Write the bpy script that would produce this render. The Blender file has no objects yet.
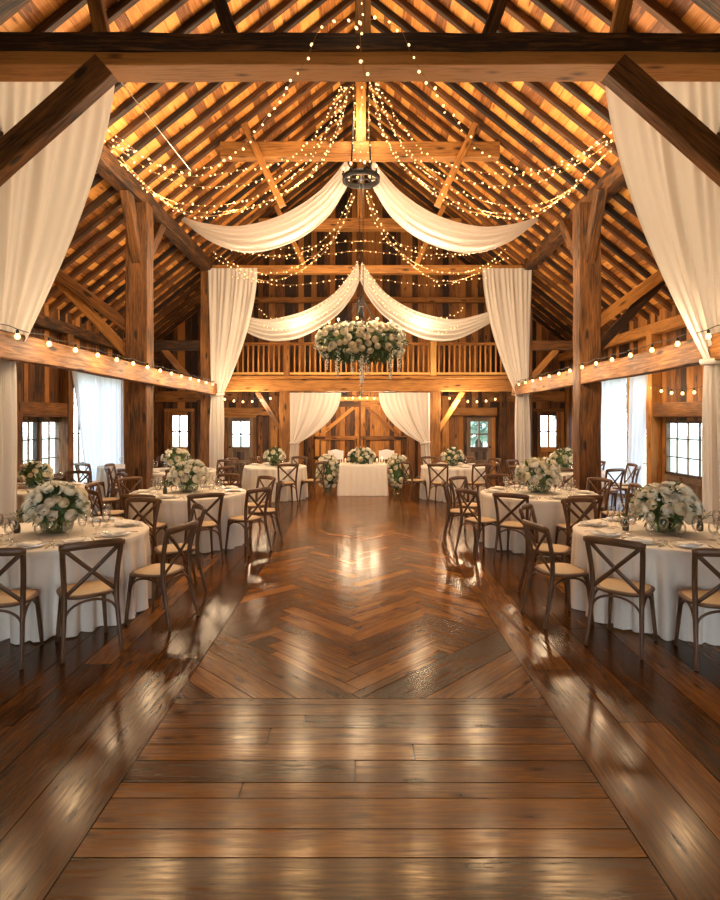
import bpy, math, random
from mathutils import Vector, Matrix
R = random.Random(7)
C = bpy.context.scene.collection
PI = math.pi
F, HOR, CX, EYE = 570.0, 420.0, 360.0, 1.85      # focal length in pixels, horizon row, centre column, eye height

def P(px, py, d):
    """A place in the barn: depth d metres in front of the eye, on the sight line of (px, py)."""
    return Vector(((px-CX)/F*d, d, EYE+(HOR-py)/F*d))

# ------------------------------------------------------------------ mesh builder
class MB:
    def __init__(s):
        s.v = []; s.f = []; s.uv = []; s.tone = []; s.sm = []; s.mi = []
    def vert(s, p): s.v.append((p[0], p[1], p[2])); return len(s.v)-1
    def face(s, idx, uv=None, tone=.5, sm=False, mi=0):
        s.f.append(tuple(idx)); s.uv.append(uv or [(0, 0)]*len(idx)); s.tone.append(tone); s.sm.append(sm); s.mi.append(mi)
    def build(s, name, mats, parent=None, loc=None, kind=None):
        me = bpy.data.meshes.new(name)
        me.from_pydata(s.v, [], s.f)
        uvl = me.uv_layers.new(name='UVMap')
        flat = [c for u in s.uv for p in u for c in p]
        uvl.data.foreach_set('uv', flat)
        a = me.attributes.new('tone', 'FLOAT', 'FACE'); a.data.foreach_set('value', s.tone)
        me.polygons.foreach_set('use_smooth', s.sm)
        if not isinstance(mats, (list, tuple)): mats = [mats]
        for m in mats: me.materials.append(m)
        me.polygons.foreach_set('material_index', s.mi)
        me.update()
        o = bpy.data.objects.new(name, me); C.objects.link(o)
        if parent is not None: o.parent = parent
        if loc is not None: o.location = loc
        if kind: o['kind'] = kind
        return o
    # --- shapes
    def box(s, c, size, rot=None, tone=None, axis=None, mi=0, uo=None):
        """box with UV: u along its longest side (metres)"""
        tone = R.random() if tone is None else tone
        hx, hy, hz = size[0]/2, size[1]/2, size[2]/2
        ax = axis if axis is not None else max(range(3), key=lambda i: size[i])
        uo = uo or (R.random()*50, R.random()*50)
        c = Vector(c); vs = []
        loc = []
        for x in (-hx, hx):
            for y in (-hy, hy):
                for z in (-hz, hz):
                    p = Vector((x, y, z)); loc.append(p)
                    q = rot @ p if rot else p
                    vs.append(s.vert(c+q))
        o2 = [i for i in range(3) if i != ax]
        for q in ((0,1,3,2),(4,6,7,5),(0,4,5,1),(2,3,7,6),(0,2,6,4),(1,5,7,3)):
            uv = []
            ps = [loc[i] for i in q]
            flat = [i for i in o2 if abs(ps[0][i]-ps[2][i]) > 1e-9 or abs(ps[1][i]-ps[0][i]) > 1e-9]
            o = flat[0] if flat else o2[0]
            if len(flat) == 2:
                uv = [(uo[0]+p[flat[0]], uo[1]+p[flat[1]]) for p in ps]
            else:
                uv = [(uo[0]+p[ax], uo[1]+p[o]+(0 if o == o2[0] else .37)) for p in ps]
            s.face([vs[i] for i in q], uv, tone, False, mi)
    def beam(s, p0, p1, w, h, up=(0,0,1), ch=.012, seg=None, jit=.005, tone=None, taper=1.0, mi=0):
        """hewn timber with chamfered edges between two points; w across, h along up"""
        p0, p1 = Vector(p0), Vector(p1)
        d = p1-p0; L = d.length; d.normalize()
        up = Vector(up); 
        if abs(d.dot(up)) > .98: up = Vector((0,1,0))
        side = d.cross(up).normalized(); up = side.cross(d).normalized()
        tone = R.random() if tone is None else tone
        seg = seg or max(2, int(L/.7))
        hw, hh = w/2, h/2
        prof = [(-hw+ch,-hh),(hw-ch,-hh),(hw,-hh+ch),(hw,hh-ch),(hw-ch,hh),(-hw+ch,hh),(-hw,hh-ch),(-hw,-hh+ch)]
        per = [0]
        for i in range(8):
            a, b = prof[i], prof[(i+1)%8]; per.append(per[-1]+math.hypot(a[0]-b[0], a[1]-b[1]))
        uo = (R.random()*50, R.random()*50); rings = []
        for k in range(seg+1):
            t = k/seg; sc = 1+(taper-1)*t
            jx, jy = R.uniform(-jit, jit), R.uniform(-jit, jit)
            rings.append([s.vert(p0+d*(L*t)+side*(a*sc+jx+R.uniform(-jit, jit)*.5)+up*(b*sc+jy+R.uniform(-jit, jit)*.5)) for a, b in prof])
        for k in range(seg):
            for i in range(8):
                j = (i+1) % 8
                s.face((rings[k][i], rings[k][j], rings[k+1][j], rings[k+1][i]),
                       [(uo[0]+L*k/seg, uo[1]+per[i]), (uo[0]+L*k/seg, uo[1]+per[i+1]), (uo[0]+L*(k+1)/seg, uo[1]+per[i+1]), (uo[0]+L*(k+1)/seg, uo[1]+per[i])], tone, False, mi)
        s.face(rings[0][::-1], [(uo[0]+a, uo[1]+b) for a, b in prof[::-1]], tone, False, mi)
        s.face(rings[-1], [(uo[0]+a, uo[1]+b) for a, b in prof], tone, False, mi)
    def tube(s, pts, r, n=8, tone=.5, sm=True, mi=0, flat=None):
        """round bar through points; r a number or one per point; flat=(a,b) scales its section (side, up)"""
        pts = [Vector(p) for p in pts]; m = len(pts)
        rs = r if isinstance(r, (list, tuple)) else [r]*m
        rings = []; L = 0; side = None
        uo = R.random()*20; ls = []
        for k in range(m):
            d = (pts[min(k+1, m-1)]-pts[max(k-1, 0)]).normalized()
            if side is None:
                ref = Vector((0,0,1)) if abs(d.z) < .9 else Vector((0,1,0))
                side = d.cross(ref).normalized()
            else:
                side = (side-d*side.dot(d)).normalized()
            up = side.cross(d).normalized()
            if k: L += (pts[k]-pts[k-1]).length
            ls.append(L)
            fa, fb = flat or (1, 1)
            rings.append([s.vert(pts[k]+side*(math.cos(2*PI*i/n)*rs[k]*fa)+up*(math.sin(2*PI*i/n)*rs[k]*fb)) for i in range(n)])
        for k in range(m-1):
            for i in range(n):
                j = (i+1) % n
                c = 2*PI*max(rs[k], .004)/n
                s.face((rings[k][i], rings[k+1][i], rings[k+1][j], rings[k][j]),
                       [(uo+ls[k], c*i), (uo+ls[k+1], c*i), (uo+ls[k+1], c*(i+1)), (uo+ls[k], c*(i+1))], tone, sm, mi)
        s.face(rings[0], None, tone, False, mi); s.face(rings[-1][::-1], None, tone, False, mi)
    def lathe(s, prof, n=16, c=(0,0,0), sm=True, tone=.5, mi=0):
        c = Vector(c); rings = []
        for r, z in prof:
            if r < 1e-6: rings.append([s.vert(c+Vector((0,0,z)))])
            else: rings.append([s.vert(c+Vector((r*math.cos(2*PI*i/n), r*math.sin(2*PI*i/n), z))) for i in range(n)])
        for k in range(len(rings)-1):
            a, b = rings[k], rings[k+1]
            for i in range(n):
                j = (i+1) % n
                if len(a) == 1 and len(b) == 1: continue
                if len(a) == 1: s.face((a[0], b[j], b[i]), None, tone, sm, mi)
                elif len(b) == 1: s.face((a[i], a[j], b[0]), None, tone, sm, mi)
                else: s.face((a[i], a[j], b[j], b[i]), None, tone, sm, mi)
    def grid(s, fn, nu, nv, tone=.5, closed_u=False, uvs=(1,1), sm=True, mi=0):
        ids = [[s.vert(fn(i/nu, j/nv)) for i in range(nu if closed_u else nu+1)] for j in range(nv+1)]
        m = nu if closed_u else nu+1
        for j in range(nv):
            for i in range(nu):
                i2 = (i+1) % m
                s.face((ids[j][i], ids[j][i2], ids[j+1][i2], ids[j+1][i]),
                       [(i/nu*uvs[0], j/nv*uvs[1]), ((i+1)/nu*uvs[0], j/nv*uvs[1]), ((i+1)/nu*uvs[0], (j+1)/nv*uvs[1]), (i/nu*uvs[0], (j+1)/nv*uvs[1])], tone, sm, mi)
        return ids
    def ball(s, c, r, n=8, m=5, sq=1.0, tone=.5, mi=0):
        s.lathe([(r*math.sin(PI*k/m), -r*sq*math.cos(PI*k/m)) for k in range(m+1)], n, c, True, tone, mi)

def empty(name, loc=(0,0,0), rz=0.0, label=None, cat=None, group=None):
    o = bpy.data.objects.new(name, None); C.objects.link(o)
    o.location = loc; o.rotation_euler = (0, 0, rz); o.empty_display_size = .1
    return tag(o, label, cat, group)
def tag(o, label=None, cat=None, group=None, kind=None):
    if label: o['label'] = label
    if cat: o['category'] = cat
    if group: o['group'] = group
    if kind: o['kind'] = kind
    return o
KIDS = {}
def kids(o): return [c for c in o.children]
def copy_tree(src, loc, rz, label, group=None, name=None, scale=None):
    def rec(o, par):
        c = o.copy(); C.objects.link(c)
        if par is not None: c.parent = par
        for ch in kids(o): rec(ch, c)
        return c
    r = rec(src, None); r.location = loc; r.rotation_euler = (0, 0, rz)
    if scale: r.scale = (scale,)*3
    r['label'] = label
    if group: r['group'] = group
    return r
def inst(me_obj, name, parent, loc, rot=(0,0,0), sc=1.0):
    o = bpy.data.objects.new(name, me_obj.data if hasattr(me_obj, 'data') else me_obj)
    C.objects.link(o); o.parent = parent; o.location = loc; o.rotation_euler = rot
    o.scale = (sc, sc, sc) if not isinstance(sc, (tuple, list)) else sc
    return o

def spline(pts, n):
    """Catmull-Rom through points, n samples per span"""
    pts = [Vector(p) for p in pts]
    q = [pts[0]*2-pts[1]]+pts+[pts[-1]*2-pts[-2]]
    out = []
    for i in range(1, len(q)-2):
        for k in range(n):
            t = k/n
            a, b, c, d = q[i-1], q[i], q[i+1], q[i+2]
            out.append(.5*((2*b)+(c-a)*t+(2*a-5*b+4*c-d)*t*t+(3*b-a-3*c+d)*t**3))
    out.append(pts[-1]); return out
def resample(pts, step):
    out = [pts[0].copy()]; acc = 0.0; nxt = step
    for a, b in zip(pts, pts[1:]):
        l = (b-a).length
        while acc+l >= nxt:
            out.append(a.lerp(b, (nxt-acc)/l)); nxt += step
        acc += l
    return out

# ------------------------------------------------------------------ materials
def newmat(name):
    m = bpy.data.materials.new(name); m.use_nodes = True
    nt = m.node_tree; nt.nodes.clear()
    out = nt.nodes.new('ShaderNodeOutputMaterial')
    return m, nt, out
def N(nt, t, **kw):
    n = nt.nodes.new(t)
    for k, v in kw.items(): setattr(n, k, v)
    return n
def srgb(r, g, b):
    f = lambda c: (c/255/12.92 if c/255 <= .04045 else ((c/255+.055)/1.055)**2.4)
    return (f(r), f(g), f(b), 1)

def wood(name, dark, mid, light, rough=.6, gs=1.0, bump=.25, knots=True, tonevar=.45, spec=.4, coat=0.0, tint=None):
    m, nt, out = newmat(name); L = nt.links.new
    uv = N(nt, 'ShaderNodeUVMap'); uv.uv_map = 'UVMap'
    mp = N(nt, 'ShaderNodeMapping'); mp.inputs['Scale'].default_value = (1.1*gs, 16*gs, 1)
    L(uv.outputs[0], mp.inputs[0])
    n1 = N(nt, 'ShaderNodeTexNoise'); n1.inputs['Scale'].default_value = 2.2; n1.inputs['Detail'].default_value = 9; n1.inputs['Roughness'].default_value = .62; n1.inputs['Distortion'].default_value = .6
    L(mp.outputs[0], n1.inputs[0])
    mp2 = N(nt, 'ShaderNodeMapping'); mp2.inputs['Scale'].default_value = (.8*gs, 2.6*gs, 1)
    L(uv.outputs[0], mp2.inputs[0])
    n2 = N(nt, 'ShaderNodeTexNoise'); n2.inputs['Scale'].default_value = 1.5; n2.inputs['Detail'].default_value = 4
    L(mp2.outputs[0], n2.inputs[0])
    at = N(nt, 'ShaderNodeAttribute'); at.attribute_name = 'tone'
    # value = grain*.55 + patches*.35 + (tone-.5)*tonevar
    a = N(nt, 'ShaderNodeMath', operation='MULTIPLY_ADD'); a.inputs[1].default_value = .6; a.inputs[2].default_value = -.0
    L(n1.outputs[0], a.inputs[0])
    b = N(nt, 'ShaderNodeMath', operation='MULTIPLY_ADD'); b.inputs[1].default_value = .4
    L(n2.outputs[0], b.inputs[0]); L(a.outputs[0], b.inputs[2])
    c = N(nt, 'ShaderNodeMath', operation='MULTIPLY_ADD'); c.inputs[1].default_value = tonevar; c.inputs[2].default_value = -tonevar/2
    L(at.outputs['Fac'], c.inputs[0])
    d = N(nt, 'ShaderNodeMath', operation='ADD'); L(b.outputs[0], d.inputs[0]); L(c.outputs[0], d.inputs[1])
    last = d
    if knots:
        mp3 = N(nt, 'ShaderNodeMapping'); mp3.inputs['Scale'].default_value = (1.0*gs, 3.2*gs, 1); L(uv.outputs[0], mp3.inputs[0])
        vo = N(nt, 'ShaderNodeTexVoronoi'); vo.inputs['Scale'].default_value = .9; vo.voronoi_dimensions = '2D'; L(mp3.outputs[0], vo.inputs['Vector'])
        mr = N(nt, 'ShaderNodeMapRange'); mr.inputs[1].default_value = .0; mr.inputs[2].default_value = .11; mr.inputs[3].default_value = -.22 if 'floor' in name else -.35; mr.inputs[4].default_value = 0
        L(vo.outputs['Distance'], mr.inputs[0])
        e = N(nt, 'ShaderNodeMath', operation='ADD'); L(d.outputs[0], e.inputs[0]); L(mr.outputs[0], e.inputs[1]); last = e
    cr = N(nt, 'ShaderNodeValToRGB'); el = cr.color_ramp.elements
    el[0].position = .3; el[0].color = dark; el[1].position = .72; el[1].color = light
    x = el.new(.5); x.color = mid
    L(last.outputs[0], cr.inputs[0])
    p = N(nt, 'ShaderNodeBsdfPrincipled')
    L(cr.outputs[0], p.inputs['Base Color'])
    rr = N(nt, 'ShaderNodeMapRange'); rr.inputs[1].default_value = .3; rr.inputs[2].default_value = .7; rr.inputs[3].default_value = rough+.09; rr.inputs[4].default_value = rough-.07
    L(n1.outputs[0], rr.inputs[0]); L(rr.outputs[0], p.inputs['Roughness'])
    p.inputs['Specular IOR Level'].default_value = spec
    if tint: p.inputs['Specular Tint'].default_value = tint
    if coat: p.inputs['Coat Weight'].default_value = coat; p.inputs['Coat Roughness'].default_value = .2
    if bump:
        bp = N(nt, 'ShaderNodeBump'); bp.inputs['Strength'].default_value = bump; bp.inputs['Distance'].default_value = .01
        L(n1.outputs[0], bp.inputs['Height']); L(bp.outputs[0], p.inputs['Normal'])
    L(p.outputs[0], out.inputs[0]); return m

def plain(name, col, rough=.5, metal=0.0, spec=.5, noise=None, sheen=0):
    m, nt, out = newmat(name); L = nt.links.new
    p = N(nt, 'ShaderNodeBsdfPrincipled'); p.inputs['Base Color'].default_value = col
    p.inputs['Roughness'].default_value = rough; p.inputs['Metallic'].default_value = metal; p.inputs['Specular IOR Level'].default_value = spec
    if sheen: p.inputs['Sheen Weight'].default_value = sheen
    if noise:
        n = N(nt, 'ShaderNodeTexNoise'); n.inputs['Scale'].default_value = noise[0]; n.inputs['Detail'].default_value = 5
        tc = N(nt, 'ShaderNodeTexCoord'); L(tc.outputs['Object'], n.inputs[0])
        mx = N(nt, 'ShaderNodeMix', data_type='RGBA'); mx.inputs[6].default_value = col; mx.inputs[7].default_value = noise[1]
        L(n.outputs[0], mx.inputs[0]); L(mx.outputs[2], p.inputs['Base Color'])
    L(p.outputs[0], out.inputs[0]); return m

def fabric(name, col, transl=.3, clear=0.0, weave=True):
    m, nt, out = newmat(name); L = nt.links.new
    d = N(nt, 'ShaderNodeBsdfDiffuse'); d.inputs[0].default_value = col
    t = N(nt, 'ShaderNodeBsdfTranslucent'); t.inputs[0].default_value = col
    mx = N(nt, 'ShaderNodeMixShader'); mx.inputs[0].default_value = transl
    L(d.outputs[0], mx.inputs[1]); L(t.outputs[0], mx.inputs[2])
    if weave:
        tc = N(nt, 'ShaderNodeTexCoord'); n = N(nt, 'ShaderNodeTexNoise'); n.inputs['Scale'].default_value = 220; n.inputs['Detail'].default_value = 2
        L(tc.outputs['Object'], n.inputs[0])
        bp = N(nt, 'ShaderNodeBump'); bp.inputs['Strength'].default_value = .08; bp.inputs['Distance'].default_value = .002
        L(n.outputs[0], bp.inputs['Height']); L(bp.outputs[0], d.inputs['Normal'])
    last = mx
    if clear:
        tr = N(nt, 'ShaderNodeBsdfTransparent'); m2 = N(nt, 'ShaderNodeMixShader'); m2.inputs[0].default_value = clear
        L(mx.outputs[0], m2.inputs[1]); L(tr.outputs[0], m2.inputs[2]); last = m2
    L(last.outputs[0], out.inputs[0]); return m

def glassmat(name, tint=(1,1,1,1), gloss=1.0):
    m, nt, out = newmat(name); L = nt.links.new
    tr = N(nt, 'ShaderNodeBsdfTransparent'); tr.inputs[0].default_value = tint
    g = N(nt, 'ShaderNodeBsdfGlossy'); g.inputs['Roughness'].default_value = .03
    lw = N(nt, 'ShaderNodeLayerWeight'); lw.inputs[0].default_value = .35
    mu = N(nt, 'ShaderNodeMath', operation='MULTIPLY'); mu.inputs[1].default_value = gloss; L(lw.outputs['Fresnel'], mu.inputs[0])
    mx = N(nt, 'ShaderNodeMixShader'); L(mu.outputs[0], mx.inputs[0]); L(tr.outputs[0], mx.inputs[1]); L(g.outputs[0], mx.inputs[2])
    L(mx.outputs[0], out.inputs[0]); return m

def glow(name, col, strength):
    m, nt, out = newmat(name)
    e = N(nt, 'ShaderNodeEmission'); e.inputs[0].default_value = col; e.inputs[1].default_value = strength
    nt.links.new(e.outputs[0], out.inputs[0])
    try: m.cycles.emission_sampling = 'NONE'
    except Exception: pass
    return m

M = {}
M['timber'] = wood('hewn timber', srgb(42,24,9), srgb(120,76,32), srgb(182,124,60), .66, 1.0, .5)
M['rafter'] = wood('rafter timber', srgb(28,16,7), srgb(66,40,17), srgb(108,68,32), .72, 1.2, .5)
M['board'] = wood('sheathing board', srgb(112,64,20), srgb(192,121,50), srgb(226,161,80), .62, 1.1, .35)
M['wall'] = wood('wall board', srgb(42,23,9), srgb(112,68,28), srgb(172,114,54), .62, 1.1, .4, tonevar=.6)
M['floor'] = wood('oiled floor plank', srgb(40,22,7), srgb(90,54,19), srgb(144,95,40), .18, 1.5, .035, tonevar=.4, spec=.23, tint=(1,.74,.42,1))
M['gap'] = plain('dark seam', srgb(20,12,7), .8)
M['door'] = wood('door board', srgb(60,34,12), srgb(146,92,38), srgb(196,136,66), .6, 1.1, .4, tonevar=.5)
M['greydoor'] = wood('weathered door', srgb(56,43,32), srgb(104,83,64), srgb(140,116,92), .65, 1.2, .4, knots=False)
M['rail'] = wood('railing timber', srgb(128,78,30), srgb(206,142,70), srgb(238,186,108), .6, 1.3, .3)
M['chair'] = wood('walnut bentwood', srgb(42,27,15), srgb(92,63,38), srgb(136,98,64), .42, 2.5, .15, knots=False, tonevar=.3)
M['rattan'] = plain('rattan weave', srgb(204,176,132), .6, noise=(90, srgb(172,140,98)))
M['cloth'] = fabric('table linen', srgb(236,226,210), .06)
M['drape'] = fabric('chiffon drape', srgb(226,217,206), .36)
M['sheer'] = fabric('window sheer', srgb(214,216,222), .6)
M['white'] = plain('white paint', srgb(235,232,226), .45)
M['china'] = plain('glazed china', srgb(236,230,220), .18)
M['napkin'] = fabric('napkin linen', srgb(238,230,216), .05)
M['metal'] = plain('brushed steel', srgb(190,178,160), .25, 1.0)
M['iron'] = plain('black iron', srgb(20,17,15), .6, .2, .3)
M['glass'] = glassmat('clear glass', (1,1,1,1), .5)
M['pane'] = glassmat('window pane', (.96,.98,1,1), .35)
M['vase'] = glassmat('vase glass', (.85,.92,.84,1), .7)
M['wire'] = plain('string wire', srgb(150,110,60), .5)
M['petal'] = fabric('rose petal', srgb(240,232,210), .08, weave=False)
M['petal2'] = fabric('cream petal', srgb(240,228,196), .08, weave=False)
M['blossom'] = fabric('white blossom', srgb(246,246,240), .3, weave=False)
M['leaf'] = plain('leaf green', srgb(52,78,36), .5, noise=(9, srgb(96,116,62)))
M['leaf2'] = plain('eucalyptus green', srgb(84,108,72), .55, noise=(7, srgb(40,62,30)))
M['stem'] = plain('stem', srgb(60,74,36), .6)
M['bulb'] = glow('warm bulb glow', (1,.6,.24,1), 3.4)
M['bulb2'] = glow('filament bulb glow', (1,.58,.22,1), 4)
M['wax'] = plain('candle wax', srgb(238,226,200), .5)
M['flame'] = glow('candle flame', (1,.6,.2,1), 14)
M['grass'] = plain('lawn grass', srgb(158,170,140), .9, noise=(.8, srgb(176,184,160)))
M['bark'] = plain('bark', srgb(70,56,44), .9)
M['treeleaf'] = plain('tree leaves', srgb(132,152,128), .8, noise=(2, srgb(160,176,160)))

# ------------------------------------------------------------------ barn dimensions
AX = 4.1            # nave posts
WX = 6.65           # side walls
BY = 18.5           # back wall
FY = -3.2           # front wall, behind the eye
RIDGE, SL = 9.43, .8
def ax(sx, y): return AX if sx < 0 else AX+max(0, y-8)*.045   # the right-hand post line runs slightly out of square
def hb(x): return RIDGE-SL*abs(x)      # underside of rafters
BAYS = (6.15, 10.6, 15.4)

# ------------------------------------------------------------------ floor
def clip(poly, x0, x1, y0, y1):
    for ax, val, sgn in ((0,x0,1),(0,x1,-1),(1,y0,1),(1,y1,-1)):
        out = []
        for a, b in zip(poly, poly[1:]+poly[:1]):
            ia, ib = (a[ax]-val)*sgn >= 0, (b[ax]-val)*sgn >= 0
            if ia: out.append(a)
            if ia != ib:
                t = (val-a[ax])/(b[ax]-a[ax]); out.append((a[0]+(b[0]-a[0])*t, a[1]+(b[1]-a[1])*t))
        poly = out
        if len(poly) < 3: return None
    return poly
fm = MB()
def plank(poly, ang, tone):
    """one floor plank: top face plus thin sides; grain runs along ang"""
    cx = sum(p[0] for p in poly)/len(poly); cy = sum(p[1] for p in poly)/len(poly)
    ca, sa = math.cos(ang), math.sin(ang); uo = (R.random()*60, R.random()*60)
    z = R.uniform(-.0012, .0)
    top = [fm.vert((x, y, z)) for x, y in poly]
    tx, ty = R.uniform(-.0015,.0015), R.uniform(-.0015,.0015)
    low = [fm.vert((x, y, -.012)) for x, y in poly]
    uv = [(uo[0]+(x-cx)*ca+(y-cy)*sa, uo[1]-(x-cx)*sa+(y-cy)*ca) for x, y in poly]
    fm.face(top, uv, tone)
    for i in range(len(poly)):
        j = (i+1) % len(poly)
        fm.face((top[i], low[i], low[j], top[j]), [uv[i], uv[i], uv[j], uv[j]], tone*.5)
G = .003
BXW = 1.22
def rect(x0, x1, y0, y1): return [(x0+G, y0+G), (x1-G, y0+G), (x1-G, y1-G), (x0+G, y1-G)]
# cross planks in the foreground between the two long border boards
y = FY; ZH = 3.79
rows = []
yy = ZH
for w in (.085,.13,.15,.17,.155,.19,.12,.21,.17,.26,.2,.25,.22,.26,.2,.24,.22,.26,.2,.25,.24,.26,.22,.25,.24,.26,.24,.25,.25,.26,.24,.25,.25):
    rows.append((max(FY, yy-w), yy)); yy -= w
    if yy <= FY: break
for k, (a, b) in enumerate(rows):
    cut = R.choice((None, None, R.uniform(-.7,.9)))
    if k == 4: cut = .3
    xs = [-BXW, BXW] if cut is None else [-BXW, cut, BXW]
    for x0, x1 in zip(xs, xs[1:]): plank(rect(x0, x1, a, b), 0, R.uniform(.2,.8))
# herringbone between the borders, with a broad V of boards at its near end
V0 = ZH
def diag(x, y): return None
W = .155; Ln = W*6; NY = BY
def hb_plank(cx, cy, ang, l, w, tone):
    ca, sa = math.cos(ang), math.sin(ang)
    q = []
    for u, v in ((-l/2+G,-w/2+G),(l/2-G,-w/2+G),(l/2-G,w/2-G),(-l/2+G,w/2-G)):
        q.append((cx+u*ca-v*sa, cy+u*sa+v*ca))
    q = clip(q, -BXW+G, BXW-G, ZH+G, BY)
    if q: plank(q, ang, tone)
# near V: |x|-(y-ZH) > 0 is the corner zone, laid with boards along +-45 degrees
s2 = math.sqrt(.5)
def half(poly, a, b, c):
    out = []
    for p, q in zip(poly, poly[1:]+poly[:1]):
        fp, fq = a*p[0]+b*p[1]+c, a*q[0]+b*q[1]+c
        if fp >= 0: out.append(p)
        if (fp >= 0) != (fq >= 0):
            t = fp/(fp-fq); out.append((p[0]+(q[0]-p[0])*t, p[1]+(q[1]-p[1])*t))
    return out if len(out) > 2 else None
for sx in (-1, 1):
    dd = 0.0
    for w in (.30,.20,.18,.16,.14):
        # strip between lines |x|-(y-ZH) = dd*sqrt2 .. (dd+w)*sqrt2
        a0, a1 = dd/s2+G*1.4, (dd+w)/s2-G*1.4
        big = [(0,ZH),(sx*BXW,ZH),(sx*BXW,ZH+3),(0,ZH+3)]
        if sx < 0: big = big[::-1]
        poly = half(big, sx, -1, ZH-a0)
        poly = poly and half(poly, -sx, 1, a1-ZH)
        if poly:
            poly = clip(poly, -BXW+G, BXW-G, ZH+G, BY)
            if poly and sx < 0 or poly: plank(poly, sx*PI/4, {(1,0):.2,(-1,0):.45}.get((sx, int(dd*100)), R.uniform(.15,.75)))
        dd += w
# herringbone blocks beyond the V (their apexes point away), clipped to y-ZH > |x|
def hb2(poly, ang, tone):
    for sx in (-1, 1):
        poly = half(poly, -sx, 1, -ZH-G*1.5)
        if not poly: return
    poly = clip(poly, -BXW+G, BXW-G, ZH, BY-.02)
    if poly: plank(poly, ang, tone)
nb = 6
for i in range(-60, 140):
    for j in range(-10, 10):
        # herringbone lattice in board units, rotated by 45 degrees
        for kind in (0, 1):
            if kind == 0: u0, v0, lu, lv = i+j*nb*0, i, nb, 1
            else: u0, v0, lu, lv = i, i+1, 1, nb
            u0 = u0+j*nb*2*0+ (2*nb*j if True else 0); 
            pts = [(u0,v0),(u0+lu,v0),(u0+lu,v0+lv),(u0,v0+lv)]
            g = G/W
            pts = [(u0+g,v0+g),(u0+lu-g,v0+g),(u0+lu-g,v0+lv-g),(u0+g,v0+lv-g)]
            if kind == 1: pts = [(u0+g,v0+g),(u0+1-g,v0+g),(u0+1-g,v0+nb-g),(u0+g,v0+nb-g)]
            q = [((u-v)*W*s2, ZH-1.2+(u+v)*W*s2) for u, v in pts]
            cxm = sum(p[0] for p in q)/4; cym = sum(p[1] for p in q)/4
            if abs(cxm) > BXW+1 or cym < ZH-1 or cym > BY+1: continue
            hb2(q, PI/4 if kind == 0 else 3*PI/4, R.uniform(.25,.9))
# long boards outside the borders
for sx in (-1, 1):
    x = BXW; first = True
    while x < WX+.1:
        w = .36 if first else R.choice((.22,.26,.3,.34)); first = False
        x1 = min(x+w, WX+.1); yq = FY+R.uniform(-3, 0)
        while yq < BY:
            l = R.uniform(2.6, 5.0); y1 = min(BY, yq+l)
            if y1 > FY:
                a, b = sorted((sx*x, sx*x1)); plank(rect(a, b, max(FY, yq), y1), PI/2, R.uniform(.15,.8))
            yq = y1
        x = x1
for x, y0, y1 in ((0, FY, BY),):
    i0 = [fm.vert(p) for p in ((-WX-.1,FY,-.011),(WX+.1,FY,-.011),(WX+.1,BY,-.011),(-WX-.1,BY,-.011))]
    fm.face(i0, None, .1, False, 1)
fm.build('floor', [M['floor'], M['gap']], kind='structure')

# ------------------------------------------------------------------ walls of vertical boards
def board_wall(name, axis, a0, a1, pos, face, hf, holes, mat, z0=0.0):
    """axis 0: wall runs along x at y=pos; axis 1: along y at x=pos. face: +1/-1 towards the room along the other axis."""
    mb = MB(); a = a0
    cuts = sorted({h for q in holes for h in q[:2]})
    while a < a1-1e-6:
        w = R.choice((.15,.18,.2,.24)); b = min(a+w, a1)
        for c in cuts:
            if a+.02 < c < b: b = c; break
        top = max(hf(a), hf(b)); spans = [(z0, top)]
        for h0, h1, v0, v1 in holes:
            if h0 < (a+b)/2 < h1:
                ns = []
                for s0, s1 in spans:
                    if v0 > s0: ns.append((s0, min(v0, s1)))
                    if v1 < s1: ns.append((max(v1, s0), s1))
                spans = ns
        t = R.random(); off = R.uniform(0, .012)
        for s0, s1 in spans:
            if s1-s0 < .01: continue
            m = (a+b)/2
            for wd, th, o, mi in ((b-a-.007, .03, -.015+off, 0), (b-a, .06, -.062, 1)):
                if axis == 0: mb.box((m, pos+face*o, (s0+s1)/2), (wd, th, s1-s0), tone=t, axis=2, mi=mi)
                else: mb.box((pos+face*o, m, (s0+s1)/2), (th, wd, s1-s0), tone=t, axis=2, mi=mi)
        a = b
    return mb.build(name, [mat, M['gap']], kind='structure')

roofz = lambda x: hb(x)+.22
# openings: along the wall, then bottom and top
WIN_L = (11.1, 12.62, .62, 1.86); TALL_L = (12.95, 15.3, .12, 2.95)
WIN_R = (10.0, 12.4, .0, 1.84); TALL_R = (12.85, 15.6, .12, 2.95)
board_wall('wall_left', 1, FY, BY, -WX, 1, lambda a: roofz(WX), [WIN_L, TALL_L], M['wall'])
board_wall('wall_right', 1, FY, BY, WX, -1, lambda a: roofz(WX), [WIN_R, TALL_R], M['wall'])
DOORS = [(-6.22,-5.46,2.12,'outer'), (-4.27,-3.45,1.93,'inner'), (3.45,4.27,1.93,'inner'), (5.72,6.5,2.12,'outer')]
board_wall('wall_back', 0, -WX-.1, WX+.1, BY, -1, roofz, [(d[0], d[1], 0, d[2]) for d in DOORS], M['wall'])
board_wall('wall_front', 0, -WX-.1, WX+.1, FY, 1, roofz, [(-1.7, 1.7, 0, 2.9)], M['wall'])

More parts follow.
